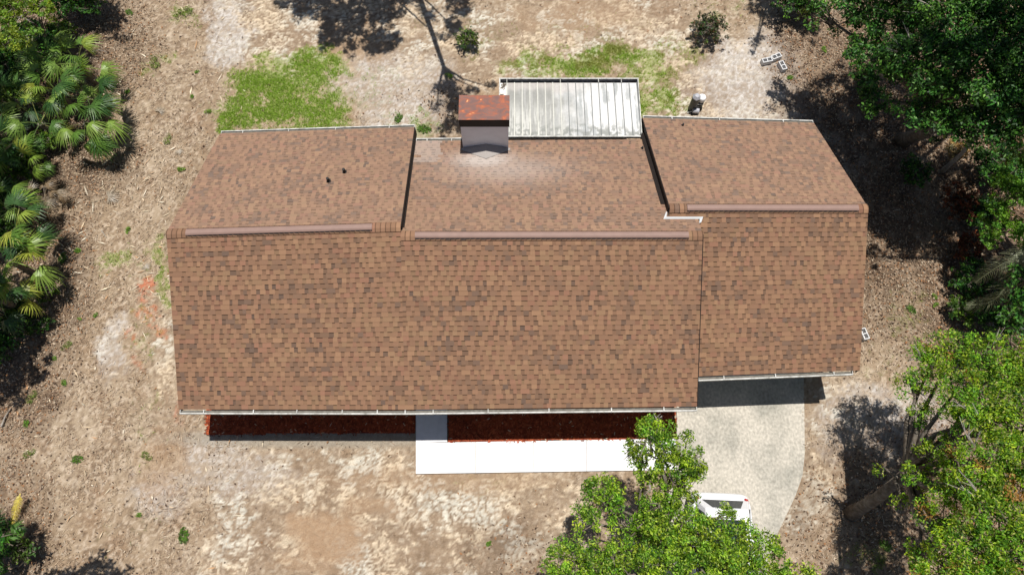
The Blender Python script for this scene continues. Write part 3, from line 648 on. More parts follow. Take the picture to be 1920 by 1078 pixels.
# car: white SUV backed up the driveway, tail to the house
def suv():
    cpos = W(1347, 924, .75); rz = R(-2.5)
    root = tag(empty('parked_car', (cpos[0]-.09, cpos[1]-2.3, 0), rz), 'white car on the driveway, mostly hidden under the tree, its tail towards the house', 'car')
    # rings along y (tail at +2.3), each a half profile of (x, z)
    st_ = [(-2.32, .55, .35, .62, .66), (-2.2, .80, .30, .78, .82), (-1.5, .90, .25, .98, .90), (-1.0, .92, .25, 1.05, .90), (0, .93, .25, 1.08, .90), (1.2, .93, .25, 1.10, .90), (1.9, .91, .28, 1.10, .88), (2.2, .86, .32, 1.02, .82), (2.32, .76, .40, .92, .70)]
    V = []; 
    for y, w, zb, zt, wt in st_:
        half = [(w*.9, zb), (w, zb+.12), (w, zt-.16), (wt, zt-.03), (wt*.86, zt)]
        V += [(x, y, z) for x, z in half]+[(-x, y, z) for x, z in half[::-1]]
    n = 10; F = []
    for k in range(len(st_)-1):
        for j in range(n): F.append((k*n+j, k*n+(j+1) % n, (k+1)*n+(j+1) % n, (k+1)*n+j))
    me = bpy.data.meshes.new('body'); me.from_pydata(V, [], F+[tuple(range(n))[::-1], tuple(range((len(st_)-1)*n, len(st_)*n))]); me.materials.append(M['paint'])
    me.polygons.foreach_set('use_smooth', [True]*len(me.polygons)); o = link_mesh('body', me, root); s = o.modifiers.new('s', 'SUBSURF'); s.levels = 2; s.render_levels = 2
    # cabin: roof shell carried on glass
    gb = [(-1.15, .80, 1.06), (2.10, .80, 1.08)]; gt = [(-.35, .62, 1.60), (1.80, .63, 1.58)]
    def ringp(y, w, z): return [(-w, y, z), (w, y, z)]
    mb = MB(); (yb0, wb0, zb0), (yb1, wb1, zb1) = gb; (yt0, wt0, zt0), (yt1, wt1, zt1) = gt
    mb.hexa([(-wb0, yb0, zb0), (wb0, yb0, zb0), (wb1, yb1, zb1), (-wb1, yb1, zb1), (-wt0, yt0, zt0), (wt0, yt0, zt0), (wt1, yt1, zt1), (-wt1, yt1, zt1)])
    mb.build('pillars', M['paint'], root, bevel=.04)
    def panel(name, m, pts, off):
        p = [Vector(q_) for q_ in pts]; nn = (p[1]-p[0]).cross(p[3]-p[0]).normalized()*off
        b2 = MB(); b2.hexa([a-nn for a in p]+[a+nn for a in p]); return b2.build(name, m, root, bevel=.008)
    def L(a, b, t): return tuple(Vector(a).lerp(Vector(b), t))
    br, bl = (wb1, yb1, zb1), (-wb1, yb1, zb1); tr_, tl = (wt1, yt1, zt1), (-wt1, yt1, zt1)
    rg = [L(L(br, tr_, .12), L(bl, tl, .12), .10), L(L(br, tr_, .12), L(bl, tl, .12), .90), L(L(br, tr_, .9), L(bl, tl, .9), .82), L(L(br, tr_, .9), L(bl, tl, .9), .18)]
    panel('rear_window', M['glass'], rg, .012)
    c1 = [L(L(br, tr_, .3), L(bl, tl, .3), .42), L(L(br, tr_, .3), L(bl, tl, .3), .60), L(L(br, tr_, .8), L(bl, tl, .8), .60), L(L(br, tr_, .8), L(bl, tl, .8), .42)]
    panel('window_inset', M['silver'], c1, .016)  # paler panel in the middle of the rear window
    fr = [(-.72, -1.08, 1.10), (.72, -1.08, 1.10), (.55, -.42, 1.56), (-.55, -.42, 1.56)]; panel('windscreen', M['glass'], fr, .02)
    for s_ in (-1, 1):
        a = [(s_*.80, -.9, 1.12), (s_*.80, 1.85, 1.13), (s_*.655, 1.66, 1.52), (s_*.655, -.32, 1.54)]; panel('side_window', M['glass'], a, .018)
        lg = [(s_*.69, 2.15, 1.02), (s_*.80, 2.12, .99), (s_*.78, 1.98, 1.12), (s_*.70, 2.02, 1.15)]; panel('taillight', M['red'], lg, .03)
        mb = MB(); mb.box(s_*.95-.09, s_*.95+.09, -.95, -.82, 1.0, 1.13); mb.build('mirror', M['paint'], root, bevel=.03)
        mb = MB(); mb.bar((s_*.62, -.3, 1.64), (s_*.60, 1.7, 1.62), .04, .03); mb.build('roof_rail', M['paint'], root)
        for y_ in (-1.45, 1.4):
            mb = MB(); mb.tube([(s_*.70, y_, .34), (s_*.93, y_, .34)], .34, 20); w = mb.build('wheel', M['dark'], root)
            mb = MB(); mb.tube([(s_*.90, y_, .34), (s_*.945, y_, .34)], .21, 12); mb.build('rim', M['silver'], w)
    mb = MB(); mb.hexa([(-.50, -.1, 1.60), (.50, -.1, 1.60), (.50, 1.50, 1.595), (-.50, 1.50, 1.595), (-.48, -.08, 1.618), (.48, -.08, 1.618), (.48, 1.48, 1.612), (-.48, 1.48, 1.612)]); mb.build('sunroof', M['glass'], root)
suv()

# ================================================================== PLANTS
def leaf_quads(ctr, nrm, size, asp=.5, r=None):
    """diamond leaves, slightly folded: two quads' worth kept as one quad each"""
    r = r or rng; n = len(ctr)
    a = r.normal(0, 1, (n, 3)); d = np.cross(nrm, a); d /= np.linalg.norm(d, axis=1)[:, None]+1e-9
    e = np.cross(nrm, d); s = size[:, None]
    tip = ctr+d*s; base = ctr-d*s; l_ = ctr+e*s*asp+nrm*s*.12; r_ = ctr-e*s*asp+nrm*s*.12
    V = np.stack([base, r_, tip, l_], 1).reshape(-1, 3)
    return V, np.arange(len(V)).reshape(-1, 4)
def clusters(lobes, per, r, csize):
    out = []; w = []
    for (c, rad, dens) in lobes:
        k = int(per*rad*rad*dens); v = r.normal(0, 1, (k, 3)); v /= np.linalg.norm(v, axis=1)[:, None]
        v[:, 2] = np.where(v[:, 2] < -.35, -v[:, 2]*.6, v[:, 2])
        rr = rad*(.42+.62*r.random((k, 1))**.7)
        rr = rr*(.75+.5*vnoise(v[:, 0]*2.3+rad*9, v[:, 1]*2.3+c[0], 3))[:, None]
        p = np.array(c)+v*rr*np.array([1, 1, .62]); out.append(p)
    return np.vstack(out)
DENS = 1.9
def tree(name, label, cat, base, lobes, leafc, seed, per=26, nl=26, ls=.07, cs=.22, trunk_r=.22, group=None, lm='leaf', bm='bark', fork=None, twigs=True, lean=None, accent=None, bare=0, hi=None):
    r = np.random.default_rng(seed); base = np.array([base[0], base[1], 0.0])
    root = tag(empty(name, base), label, cat, group)
    lobes = [(np.array(c, float), rad, (dn[0] if dn else 1)) for c, rad, *dn in lobes]
    if fork is None:
        mc = np.mean([c for c, _, _ in lobes], 0); fork = base+(mc-base)*.45; 
    fork = np.array(fork, float)
    mb = MB(); mid = (base+fork)/2+r.normal(0, .02+.035*np.linalg.norm(fork-base), 3)*[1, 1, 0]
    mb.tube([base-[0, 0, .1], base+(mid-base)*.25, mid, fork], [trunk_r*1.1, trunk_r*.8, trunk_r*.66, trunk_r*.5], 10)
    cl = clusters(lobes, per*DENS, r, cs)
    for c, rad, dn in lobes:
        tgt = c+np.array([0, 0, rad*.1]); m1 = fork+(tgt-fork)*.5+r.normal(0, .18, 3)
        mb.tube([fork, m1, tgt], [trunk_r*.42, trunk_r*.24, trunk_r*.09], 7)
        if twigs:
            near = cl[np.linalg.norm(cl-c, axis=1) < rad*1.1]
            for p in near[r.permutation(len(near))[:int(10+8*rad)]]:
                s0 = c+(r.normal(0, .15, 3))*rad; mm = (s0+p)/2+r.normal(0, .1, 3)
                mb.tube([s0+(fork-s0)*.1, mm, p], [.022, .014, .005], 5)
    mb.build('trunk', M[bm], root, loc=base, smooth=True).location = (0, 0, 0)
    n = len(cl)*nl; cc = np.repeat(cl, nl, 0)
    off = r.normal(0, 1, (n, 3)); off /= np.linalg.norm(off, axis=1)[:, None]; off *= (cs*np.repeat(.55+.75*r.random((len(cl), 1)), nl, 0)*r.random((n, 1))**.45)*np.array([1, 1, .6])
    ctr = cc+off
    nr = off/cs*.8+r.normal(0, .55, (n, 3))+[0, 0, .75]; nr /= np.linalg.norm(nr, axis=1)[:, None]
    V, F = leaf_quads(ctr, nr, ls*(.6+.7*r.random(n)), .42, r)
    lc = np.array(leafc); ci = r.choice(len(lc), n); c = lc[ci]*(.75+.5*r.random((n, 1)))
    tone = np.repeat(.55+.75*r.random((len(cl), 1)), nl, 0); c = c*tone
    hue = np.repeat(r.random((len(cl), 1)), nl, 0); c = c*np.hstack([.72+.62*hue, .92+.16*hue, 1.1-.2*hue])
    if hi is not None:
        k = r.random(n) < hi[1]; c[k] = np.array(hi[0])
    if accent is not None:
        ka = np.repeat(r.random(len(cl)) < accent[1], nl); c[ka] = np.array(accent[0])*(.7+.6*r.random((ka.sum(), 1)))
    build_np('crown', V, F, M[lm], root, fcol=c, loc=base).location = (0, 0, 0)
    if bare:                                    # bare grey twigs standing out of the crown
        for i in range(bare):
            mb = MB()
            c, rad, dn = lobes[i % len(lobes)]; a = r.random()*6.28; p0 = c+np.array([math.cos(a), math.sin(a), .2])*rad*.5
            d = np.array([math.cos(a), math.sin(a), .5])+r.normal(0, .3, 3)
            for j in range(4):
                e = p0+(d+r.normal(0, .45, 3))*.45*rad*.8; m_ = (p0+e)/2+r.normal(0, .05, 3)
                mb.tube([p0, m_, e], [.02, .014, .005], 5); mb.tube([m_, m_+(e-p0)*.4+r.normal(0, .1, 3)], [.011, .004], 4)
            mb.build('dead_twig', M['pale_bark'], root, loc=base).location = (0, 0, 0)
    return root
G1 = [(.16, .31, .014), (.24, .42, .022), (.09, .20, .01), (.36, .54, .06), (.045, .11, .008)]     # bright oak
G2 = [(.22, .40, .016), (.33, .50, .035), (.11, .25, .012), (.15, .31, .03), (.06, .15, .01)]          # yellow-green
G3 = [(.025, .09, .010), (.05, .16, .018), (.013, .045, .008), (.09, .24, .03)]                      # deep green
G4 = [(.12, .27, .02), (.16, .36, .03), (.08, .20, .015)]
def LB(px_, py_, z, r, *d): return (W(px_, py_, z), r, *d)
OAKS = 'trees round the house'
tree('oak_tree', 'bright green tree covering the lower end of the driveway and the parked car', 'tree', W(1215, 1075),
     [LB(1236, 835, 5.6, .68), LB(1222, 803, 5.8, .42), LB(1278, 855, 5.2, .58), LB(1200, 850, 5.2, .35, .8), LB(1205, 885, 5.0, .40, .6), LB(1285, 910, 4.8, .42, .8), LB(1125, 935, 4.6, .62), LB(1100, 975, 4.4, .42), LB(1190, 1000, 4.6, .60, .8), LB(1270, 985, 5.0, .75), LB(1250, 1040, 5.6, .85),
      LB(1070, 1055, 4.6, .75), LB(1130, 1060, 5.0, .60), LB(1365, 1025, 4.8, .85), LB(1360, 970, 4.0, .40, .8), LB(1430, 1055, 4.6, .75), LB(1330, 1075, 5.6, .9), LB(1180, 1100, 5.6, .9), LB(1490, 1085, 4.3, .5), LB(1400, 1130, 5, .9), LB(1040, 1100, 4.6, .6), LB(1290, 1140, 5.6, 1.0), LB(1155, 950, 4.3, .3, .6), LB(1245, 905, 4.7, .42), LB(1240, 950, 4.8, .45, .9), LB(1300, 1000, 4.6, .5), LB(1205, 940, 4.2, .3, .6), LB(1310, 880, 4.8, .3, .8)],
     G1, 1, per=38, nl=78, ls=.040, cs=.20, group=OAKS, bm='bark', trunk_r=.2, fork=W(1235, 1010, 3.2), bare=5, hi=((.42, .50, .12), .05))
tree('oak_tree', 'broad yellow-green tree with a leaning trunk at the lower right corner', 'tree', W(1598, 962),
     [LB(1745, 680, 4.6, .62), LB(1790, 655, 4.8, .60), LB(1715, 720, 4.4, .40), LB(1725, 775, 4.2, .38, .9), LB(1860, 680, 5.2, .85), LB(1800, 720, 5.2, .65), LB(1925, 700, 5.6, .9), LB(1810, 775, 5.4, .55), LB(1860, 780, 5.8, .9), LB(1920, 800, 6.0, .9), LB(1790, 850, 4.9, .50, .8), LB(1840, 870, 5.8, .85), LB(1790, 925, 5.2, .70), LB(1870, 960, 6.0, 1.1), LB(1830, 1040, 5.8, 1.0), LB(1745, 985, 4.8, .55, .7),
      LB(1920, 1050, 6.2, 1.0), LB(1770, 1070, 5.4, .8), LB(1720, 1050, 4.6, .45, .6), LB(1960, 900, 6.2, 1.1), LB(1712, 890, 4.2, .42, .8), LB(1740, 850, 4.4, .35, .8), LB(1655, 875, 3.3, .22, .4), LB(1960, 740, 6, 1.0), LB(1850, 1120, 6, 1.1), LB(1690, 935, 3.6, .3, .4)],
     G2, 2, per=32, nl=78, ls=.042, cs=.23, group=OAKS, trunk_r=.26, fork=W(1700, 885, 3.4), bare=14, accent=((.40, .22, .06), .015), hi=((.50, .52, .14), .06))
tree('oak_tree', 'huge deep green tree filling the upper right corner', 'tree', W(1692, 262),
     [LB(1640, 110, 4.6, 1.0, .8), LB(1680, 40, 5.0, 1.1), LB(1600, 20, 4.4, .9, .7), LB(1740, 130, 5.6, 1.3), LB(1790, 50, 6.0, 1.4), LB(1850, 130, 6.0, 1.4), LB(1900, 30, 6.2, 1.4), LB(1730, 220, 4.6, .8, .6), LB(1800, 220, 5.0, .9, .8), LB(1870, 240, 5.4, 1.0, .9), LB(1930, 200, 6.0, 1.3),
      LB(1540, 30, 3.8, .7, .4), LB(1720, -60, 6, 1.6), LB(1860, -80, 6, 1.7), LB(1640, 190, 4.0, .55, .5), LB(1600, 90, 3.6, .5, .4), LB(1960, 110, 6.5, 1.5)],
     G3, 3, per=34, nl=56, ls=.062, cs=.30, group=OAKS, lm='leaf_dark', trunk_r=.30, fork=W(1745, 195, 3.6), bare=5, hi=((.22, .40, .12), .035))
tree('bright_tree', 'vivid green small tree at the right edge above the dead palm fronds', 'tree', W(1835, 470),
     [LB(1885, 340, 3.4, .42), LB(1915, 370, 3.4, .5), LB(1870, 385, 3.0, .40), LB(1890, 430, 2.8, .45), LB(1850, 450, 2.4, .35, .7), LB(1930, 440, 3.0, .5), LB(1910, 300, 3.4, .35, .7), LB(1925, 470, 2.6, .3), LB(1845, 410, 2.3, .25, .6)],
     G4, 4, per=48, nl=50, ls=.052, cs=.19, trunk_r=.09, group=OAKS, twigs=False, hi=((.30, .5, .12), .05))
tree('scrub_tree', 'thin pale-leaved tree with a long bare leaning limb at the right edge', 'tree', W(1768, 320),
     [LB(1900, 215, 4.4, .55, .6), LB(1880, 255, 4.0, .4, .4), LB(1915, 280, 3.6, .45, .5), LB(1775, 240, 2.2, .25, .9), LB(1790, 250, 2.0, .2, .7), LB(1880, 290, 3.0, .3, .4)],
     [(.14, .20, .04), (.2, .27, .07), (.09, .17, .03)], 5, per=50, nl=18, ls=.07, cs=.2, trunk_r=.10, group=OAKS, fork=W(1850, 235, 3.4), bare=6, bm='pale_bark')
tree('scrub_tree', 'dark shaded tree at the right edge between the two bright trees', 'tree', W(1860, 560),
     [LB(1900, 590, 2.6, .5, .6), LB(1880, 640, 2.4, .4, .4), LB(1930, 530, 3.0, .7), LB(1940, 620, 3.0, .8)],
     G3, 6, per=50, nl=20, ls=.07, cs=.2, trunk_r=.08, group=OAKS, lm='leaf_dark')
# red-brown bushes and golden dead bush under the big tree
def bush(name, label, px_, py_, h, rad, cols, seed, per=70, nl=16, ls=.06, cs=.14, lm='leaf', grp=None, dens=1):
    b = W(px_, py_)
    r = np.random.default_rng(seed); lob = []
    for i in range(5):
        a = i*1.256+r.random(); lob.append(((b[0]+math.cos(a)*rad*.5, b[1]+math.sin(a)*rad*.5, h*.6), rad*.55, dens))
    lob.append(((b[0], b[1], h*.8), rad*.55, dens))
    return tree(name, label, 'bush', b, lob, cols, seed, per=per, nl=nl, ls=ls, cs=cs, trunk_r=.035, lm=lm, fork=(b[0], b[1], h*.25), twigs=True, group=grp)
RB = [(.16, .045, .02), (.10, .03, .015), (.22, .08, .03), (.06, .03, .015)]
bush('red_bush', 'dark red-leaved bush under the big tree at the right', 1780, 400, 1.3, .75, RB, 20, dens=.7, lm='dry')
bush('red_bush', 'smaller dark red bush below the first, beside the dead fronds', 1800, 475, 1.1, .6, RB, 21, dens=.6, lm='dry')
bush('dead_bush', 'golden brown dead bush in a patch of sun at the right', 1775, 300, 1.0, .45, [(.45, .32, .13), (.35, .22, .08), (.55, .42, .2)], 22, lm='dry')
bush('bush', 'sparse dark bush in the open sand near the top, left of the concrete blocks', 1322, 72, .9, .85, [(.04, .06, .02), (.10, .06, .03), (.03, .04, .015), (.07, .13, .03)], 23, dens=.55, lm='leaf_dark', per=60)
bush('bush', 'dark green low bush in the sand above the chimney', 878, 84, .7, .5, [(.07, .14, .02), (.12, .18, .03), (.04, .08, .015)], 24, dens=.6)
bush('bush', 'green bush at the foot of the big tree by the leaf litter', 1610, 165, .9, .5, G3, 25, lm='leaf_dark')
bush('bush', 'dark bush at the top right, left of the big tree', 1460, 22, 1.5, .9, G3, 26, lm='leaf_dark', dens=.8)
bush('bush', 'olive bush at the very top edge above the concrete blocks', 1500, 40, 1.0, .6, [(.12, .18, .03), (.07, .12, .02)], 27, dens=.5)
bush('bush', 'dark evergreen bush in the lower left corner', 18, 1035, 1.6, .95, G3+[(.06, .13, .03)], 28, lm='leaf_dark')
bush('bush', 'slim green sapling beside the lower left corner bush', 76, 1030, 1.2, .42, [(.10, .18, .04), (.05, .11, .02)], 29, dens=.8)
bush('bush', 'green leafy bush in front of the dead palmetto at the left', 105, 275, .9, .55, [(.08, .17, .025), (.12, .22, .03)], 30)
bush('bush', 'low green bush in shade at the left below the palms', 100, 555, .7, .4, [(.07, .15, .02), (.10, .19, .03)], 31, dens=.7)
bush('bush', 'green bush in the deep shade at the left edge', 85, 610, .6, .45, [(.06, .15, .02), (.04, .10, .02)], 32, dens=.7)
bush('bush', 'dark thicket at the top edge left of the bare ground', 175, 25, 1.7, 1.2, G3, 33, lm='leaf_dark')
bush('bush', 'dark thicket behind the fan palm at the upper left', 95, 105, 1.6, 1.0, G3, 34, lm='leaf_dark')
bush('bush', 'dark undergrowth bush at the left edge between the open fan palms and the lime tree', 40, 150, 1.2, 1.0, G3, 50, lm='leaf_dark')
bush('bush', 'dark undergrowth bush between the yellow palms at the left edge', 20, 465, 1.0, .8, G3, 51, lm='leaf_dark')
MG = [(.09, .19, .02), (.14, .25, .03), (.05, .12, .015), (.03, .08, .012)]
bush('bush', 'mid green leafy bush among the fan palms, level with the lawn patch', 45, 215, 1.5, .8, MG, 70)
bush('bush', 'mid green leafy bush right below the lime tree at the upper left', 60, 110, 1.6, .9, MG, 71)
bush('bush', 'mid green leafy bush just above the dead grey palmetto', 70, 330, 1.2, .75, MG, 72)
bush('bush', 'mid green leafy bush between the dead palmetto and the yellow palms', 30, 440, 1.2, .7, MG, 73)
bush('bush', 'mid green leafy bush behind the open fan palms near the dark thicket', 130, 90, 1.2, .7, MG, 74)
bush('bush', 'mid green leafy bush under the grey tipped palm at the left edge', 30, 600, 1.0, .8, MG, 75, dens=.8)
bush('bush', 'mid green leafy bush in the litter just left of the dead palm fronds', 1790, 590, .8, .6, MG, 76, dens=.7)
bush('bush', 'dark undergrowth bush in the black shade at the left edge', 15, 650, .8, .8, G3, 52, lm='leaf_dark', dens=.7)
bush('bush', 'dark undergrowth bush left of the golden dead bush, in the shade', 1700, 330, .8, .7, G3, 53, lm='leaf_dark', dens=.6)
bush('bush', 'dark undergrowth bush right of the golden dead bush', 1840, 330, 1.2, .9, G3, 54, lm='leaf_dark')
bush('bush', 'dark undergrowth bush between the red bushes and the vivid green tree', 1825, 420, 1.3, .8, G3, 55, lm='leaf_dark')
bush('bush', 'dark undergrowth bush in the black gap left of the dead palm fronds', 1800, 530, .9, .8, G3, 56, lm='leaf_dark', dens=.8)
bush('bush', 'dark undergrowth bush below the dead palm fronds', 1850, 590, 1.2, .9, G3, 57, lm='leaf_dark')
bush('bush', 'dark undergrowth bush at the right edge under the dead palm fronds', 1910, 560, 1.4, 1.0, G3, 58, lm='leaf_dark')
bush('bush', 'dark shrub left of the trunk of the deep green tree', 1620, 210, 1.4, .7, G3, 59, lm='leaf_dark', dens=.7)
bush('bush', 'dark shrub at the right edge under the leaning limb', 1900, 340, 1.0, .8, G3, 60, lm='leaf_dark')
bush('bush', 'dark bush at the left edge above the yellow palm fronds', 20, 330, 1.6, 1.0, G3, 35, lm='leaf_dark')
bush('bush', 'mid green bush at the left edge level with the dead palmetto', 30, 385, 1.3, .7, [(.05, .12, .02), (.08, .17, .03)], 36)
tree('bright_tree', 'bright lime-leaved tree in the top left corner', 'tree', W(110, 80),
     [LB(30, 25, 3.6, .7), LB(70, 10, 3.6, .5), LB(20, 75, 3.4, .55), LB(65, 60, 3.2, .35, .7), LB(-20, 20, 3.8, .8), LB(90, 30, 3.2, .3, .6)],
     [(.20, .32, .03), (.26, .38, .05), (.13, .23, .02)], 8, per=40, nl=46, ls=.05, cs=.19, trunk_r=.1, group=OAKS, bare=5)
# trees beyond the frame whose shade falls into it
def SL(px_, py_, z, r, *d): return (SH(px_, py_, z), r, *d)
tree('oak_tree', 'tall tree beyond the top edge that shades the sand behind the house', 'tree', W(760, -60),
     [SL(580, 5, 9, .9, 1.6), SL(640, 40, 9, 1.1, 1.8), SL(540, -10, 9, .7, 1.2), SL(730, 10, 9, .9, 1.4), SL(700, 85, 9, .6), SL(690, 20, 9.5, 1.0, 1.4), SL(620, 75, 9, .6, 1.2), SL(720, 75, 9, .8, 1.4), SL(800, 25, 9.5, .6, .4), SL(860, 10, 9, .6, 1.6), SL(850, 50, 9, .4, 1.6), SL(660, 95, 9, .4, .7), SL(600, 0, 9, 1.0), SL(830, 75, 9, .25, .6)],
     G1, 9, per=30, nl=26, ls=.08, cs=.22, group=OAKS, trunk_r=.2, fork=SH(700, -60, 6))
def shade_tree(label, lobes, base, seed, leafc=G3, tr=.2, fork=None):
    tree('oak_tree', label, 'tree', base, lobes, leafc, seed, per=30, nl=24, ls=.085, cs=.24, group=OAKS, trunk_r=tr, fork=fork)
shade_tree('slender tree beyond the top edge leaning towards the chimney', [SL(838, 165, 9.5, .40, 2.2), SL(858, 195, 9.5, .44, 2.2), SL(852, 235, 9.5, .40, 1.8), SL(820, 200, 9.5, .25, 1), SL(890, 165, 9.5, .3, .8), SL(830, 250, 9.5, .25, .7), SL(925, 165, 9.5, .28, .6)], W(775, -190), 40, tr=.17, fork=SH(832, 125, 8))
shade_tree('tree beyond the left edge shading the lower left ground', [SL(25, 640, 6, 1.2, 1.3), SL(-30, 700, 6, 1.3), SL(45, 580, 6, .9, 1.3), SL(60, 690, 5.8, .7, 1.2), SL(30, 735, 5.8, .5), SL(10, 560, 6, .9), SL(-40, 620, 6, 1.2)], W(-120, 700), 41)
shade_tree('tree beyond the lower left corner shading the bottom edge', [SL(185, 1075, 6, .5), SL(140, 1095, 6, .6), SL(225, 1070, 6, .3, .7), SL(190, 1050, 6, .25, .6), SL(40, 1010, 6, .5), SL(100, 1110, 6, .8)], W(-60, 1150), 42)
shade_tree('tree beyond the top edge shading the blocks', [SL(1420, 75, 8.5, .35, .7), SL(1440, 10, 8.5, .7), SL(1415, 100, 8.5, .2, .6), SL(1490, 20, 8.5, .9), SL(1520, 60, 8.5, .6, .7)], W(1450, -140), 43)
shade_tree('tree beyond the left edge shading the palm thicket', [SL(150, 20, 7, .9), SL(200, 35, 7, .8), SL(110, 80, 7, .8), SL(40, 330, 6, .7, .6), SL(20, 180, 6, .9, .8), SL(225, 70, 7, .35, .7), SL(30, 260, 6, .7, .5)], W(-90, 60), 44)
def SZ(px_, py_, zl, zh, r, *d): return (SHZ(px_, py_, zl, zh), r, *d)
shade_tree('unseen added tree beyond the right edge, shading the dark gap', [SL(1830, 560, 8, .9, 1.4), SL(1880, 520, 8, 1.1, 1.4), SL(1850, 620, 8, .8), SL(1820, 490, 8, .7), SL(1920, 560, 8, 1.2), SL(1700, 430, 9, .9, .8), SL(1770, 400, 9, .8, .8), SL(1790, 340, 9, .8, .8), SL(1640, 480, 9, .5, .5), SL(1690, 330, 9.5, 1.0, .9), SL(1860, 400, 8, .7, .6), SL(1630, 350, 9.5, .6, .6)], W(2080, 560), 45, tr=.3)  # invented tree; lobes added to fill the lit gap with shadow
shade_tree('unseen added tree beyond the upper right corner, shading the deep green crown', [SZ(1640, 60, 4.5, 13, .8, .5), SZ(1720, 190, 4.6, 13, .9, .9), SZ(1860, 40, 6, 13, .8, .4), SZ(1800, 190, 5, 13, .8, .6), SZ(1650, 170, 4.2, 13, .7, .8)], W(2150, 60), 46, tr=.35)  # invented tree; sparse high lobes placed to dapple the crown below
shade_tree('unseen added tree beyond the left edge, shading the fan palms', [SZ(30, 130, 1.5, 9, .8), SZ(10, 210, 1.5, 9, .8), SZ(60, 170, 1.5, 9, .45, .6), SZ(30, 330, 1.2, 9, .7, .7), SZ(95, 90, 1.5, 9, .5, .7), SZ(0, 400, 1.2, 9, .6, .8), SZ(120, 40, 1.5, 10, .8), SL(30, 380, 9, .9), SL(10, 300, 9, .9), SL(60, 250, 9, .7, .7)], W(-200, 250), 47)  # invented tree; lobes placed to darken the palms beneath

# ---- fan palms
def fan_blade(r, n=26, L=.56, P=.85, droop=.35, spread=1.9, width=.024):
    """one fan leaf along +x: petiole P then n segments of length L"""
    V = []; F = []; C_ = []
    def q(a, b, c, d, cl): i = len(V); V.extend([a, b, c, d]); F.append((i, i+1, i+2, i+3)); C_.append(cl)
    k = 6; prev = None
    for i in range(k+1):
        t = i/k; p = np.array([P*t, 0, .22*math.sin(t*1.6)-.02*t]); w = .018*(1-.5*t)
        if prev is not None: q(prev+[0, -w, 0], p+[0, -w, 0], p+[0, w, 0], prev+[0, w, 0], 1)
        prev = p
    hub = prev
    for j in range(n):
        a = (j/(n-1)-.5)*2*spread; ll = L*(1-.28*(abs(a)/spread)**2)*(.9+.2*r.random())
        d = np.array([math.cos(a), math.sin(a), 0.]); sd = np.array([-math.sin(a), math.cos(a), 0.]); w = width*(1 if j % 2 else .9)
        pts = []
        for t in (0, .35, .7, 1):
            z = -droop*ll*t*t+(.05 if j % 2 else 0)*t*(1-t)*2+.02; ww = w*(.35 if t == 0 else 1 if t < .5 else .75 if t < .9 else .08)
            c = hub+d*ll*t+[0, 0, z]+sd*r.normal(0, .03)*t; pts.append((c-sd*ww, c+sd*ww))
        for (a0, b0), (a1, b1) in zip(pts[:-1], pts[1:]): q(a0, a1, b1, b0, 0)
    return np.array(V), np.array(F), np.array(C_)
def frond_mesh(name, r, leafc, petc, **k):
    V, F, Cc = fan_blade(r, **k); c = np.where(Cc[:, None] == 1, np.array(petc), np.array(leafc)); c = c*(.7+.6*r.random((len(c), 1)))
    o = build_np(name, V, F, M['frond'], fcol=c); me = o.data; bpy.data.objects.remove(o); return me
fr_ = np.random.default_rng(77)
FM = {'green': [frond_mesh('frond', fr_, c, (.22, .30, .08), droop=d_) for c, d_ in (((.10, .20, .03), .5), ((.16, .26, .045), .8), ((.21, .32, .06), 1.0), ((.06, .14, .03), .6))],
      'yellow': [frond_mesh('frond', fr_, c, (.3, .33, .1), droop=d_) for c, d_ in (((.30, .34, .05), .5), ((.24, .32, .05), .8), ((.18, .28, .04), .6))],
      'dark': [frond_mesh('frond', fr_, c, (.10, .16, .05), droop=d_) for c, d_ in (((.03, .08, .02), .4), ((.05, .12, .03), .6), ((.08, .17, .035), .5))],
      'dead': [frond_mesh('frond', fr_, c, (.35, .28, .2), droop=d_, n=16) for c, d_ in (((.34, .29, .23), .7), ((.42, .37, .31), .9), ((.30, .22, .14), .8))]}
def palm(label, px_, py_, h, n, kinds, seed, scale=1.0, el=(.15, 1.2), trunk=.10, azr=(0, 6.283)):
    r = np.random.default_rng(seed); top = W(px_, py_, h); root = tag(empty('fan_palm', (top[0], top[1], 0)), label, 'palm', 'fan palms at the left edge')
    mb = MB(); mb.tube([(0, 0, -.1), (r.normal(0, .03), 0, h*.5), (0, 0, h)], [trunk*1.3, trunk*1.1, trunk], 10)
    for i in range(14): a = i*2.4; z = h*(i+1)/15; mb.tube([(math.cos(a)*trunk*.8, math.sin(a)*trunk*.8, z-.06), (math.cos(a)*trunk*1.7, math.sin(a)*trunk*1.7, z+.1)], [.04, .02], 5)
    mb.build('trunk', M['bark'], root)
    for i in range(n):
        me = FM[kinds[i % len(kinds)]][r.integers(3)]
        o = link_mesh('frond', me, root, (0, 0, h)); a = azr[0]+(azr[1]-azr[0])*((i*.381966+.02*r.random()) % 1); e = el[0]+(el[1]-el[0])*(i/n)
        s = scale*(.8+.35*r.random()); o.scale = (s, s, s); o.rotation_euler = (r.normal(0, .45), -e+r.normal(0, .18), a+r.normal(0, .35))
    return root
palm('fan palm with one yellowing frond on top, uppermost of the open palms at the left', 148, 122, 1.5, 11, ['green', 'green', 'yellow'], 1, .95, (-.1, 1.0))
palm('fan palm reaching farthest right, its frond tips over the bare litter', 165, 185, 1.4, 12, ['green', 'green', 'dark'], 12, 1.0, (-.25, .9))
palm('fan palm whose big drooping frond ends above the black shadow', 160, 232, 1.2, 11, ['green', 'dark', 'green'], 13, 1.05, (-.25, .8), azr=(-2.0, 1.2))
palm('fan palm with a fan spread to the upper left between its neighbours', 105, 170, 1.5, 10, ['green', 'yellow', 'dark'], 14, 1.0, (-.1, 1.0))
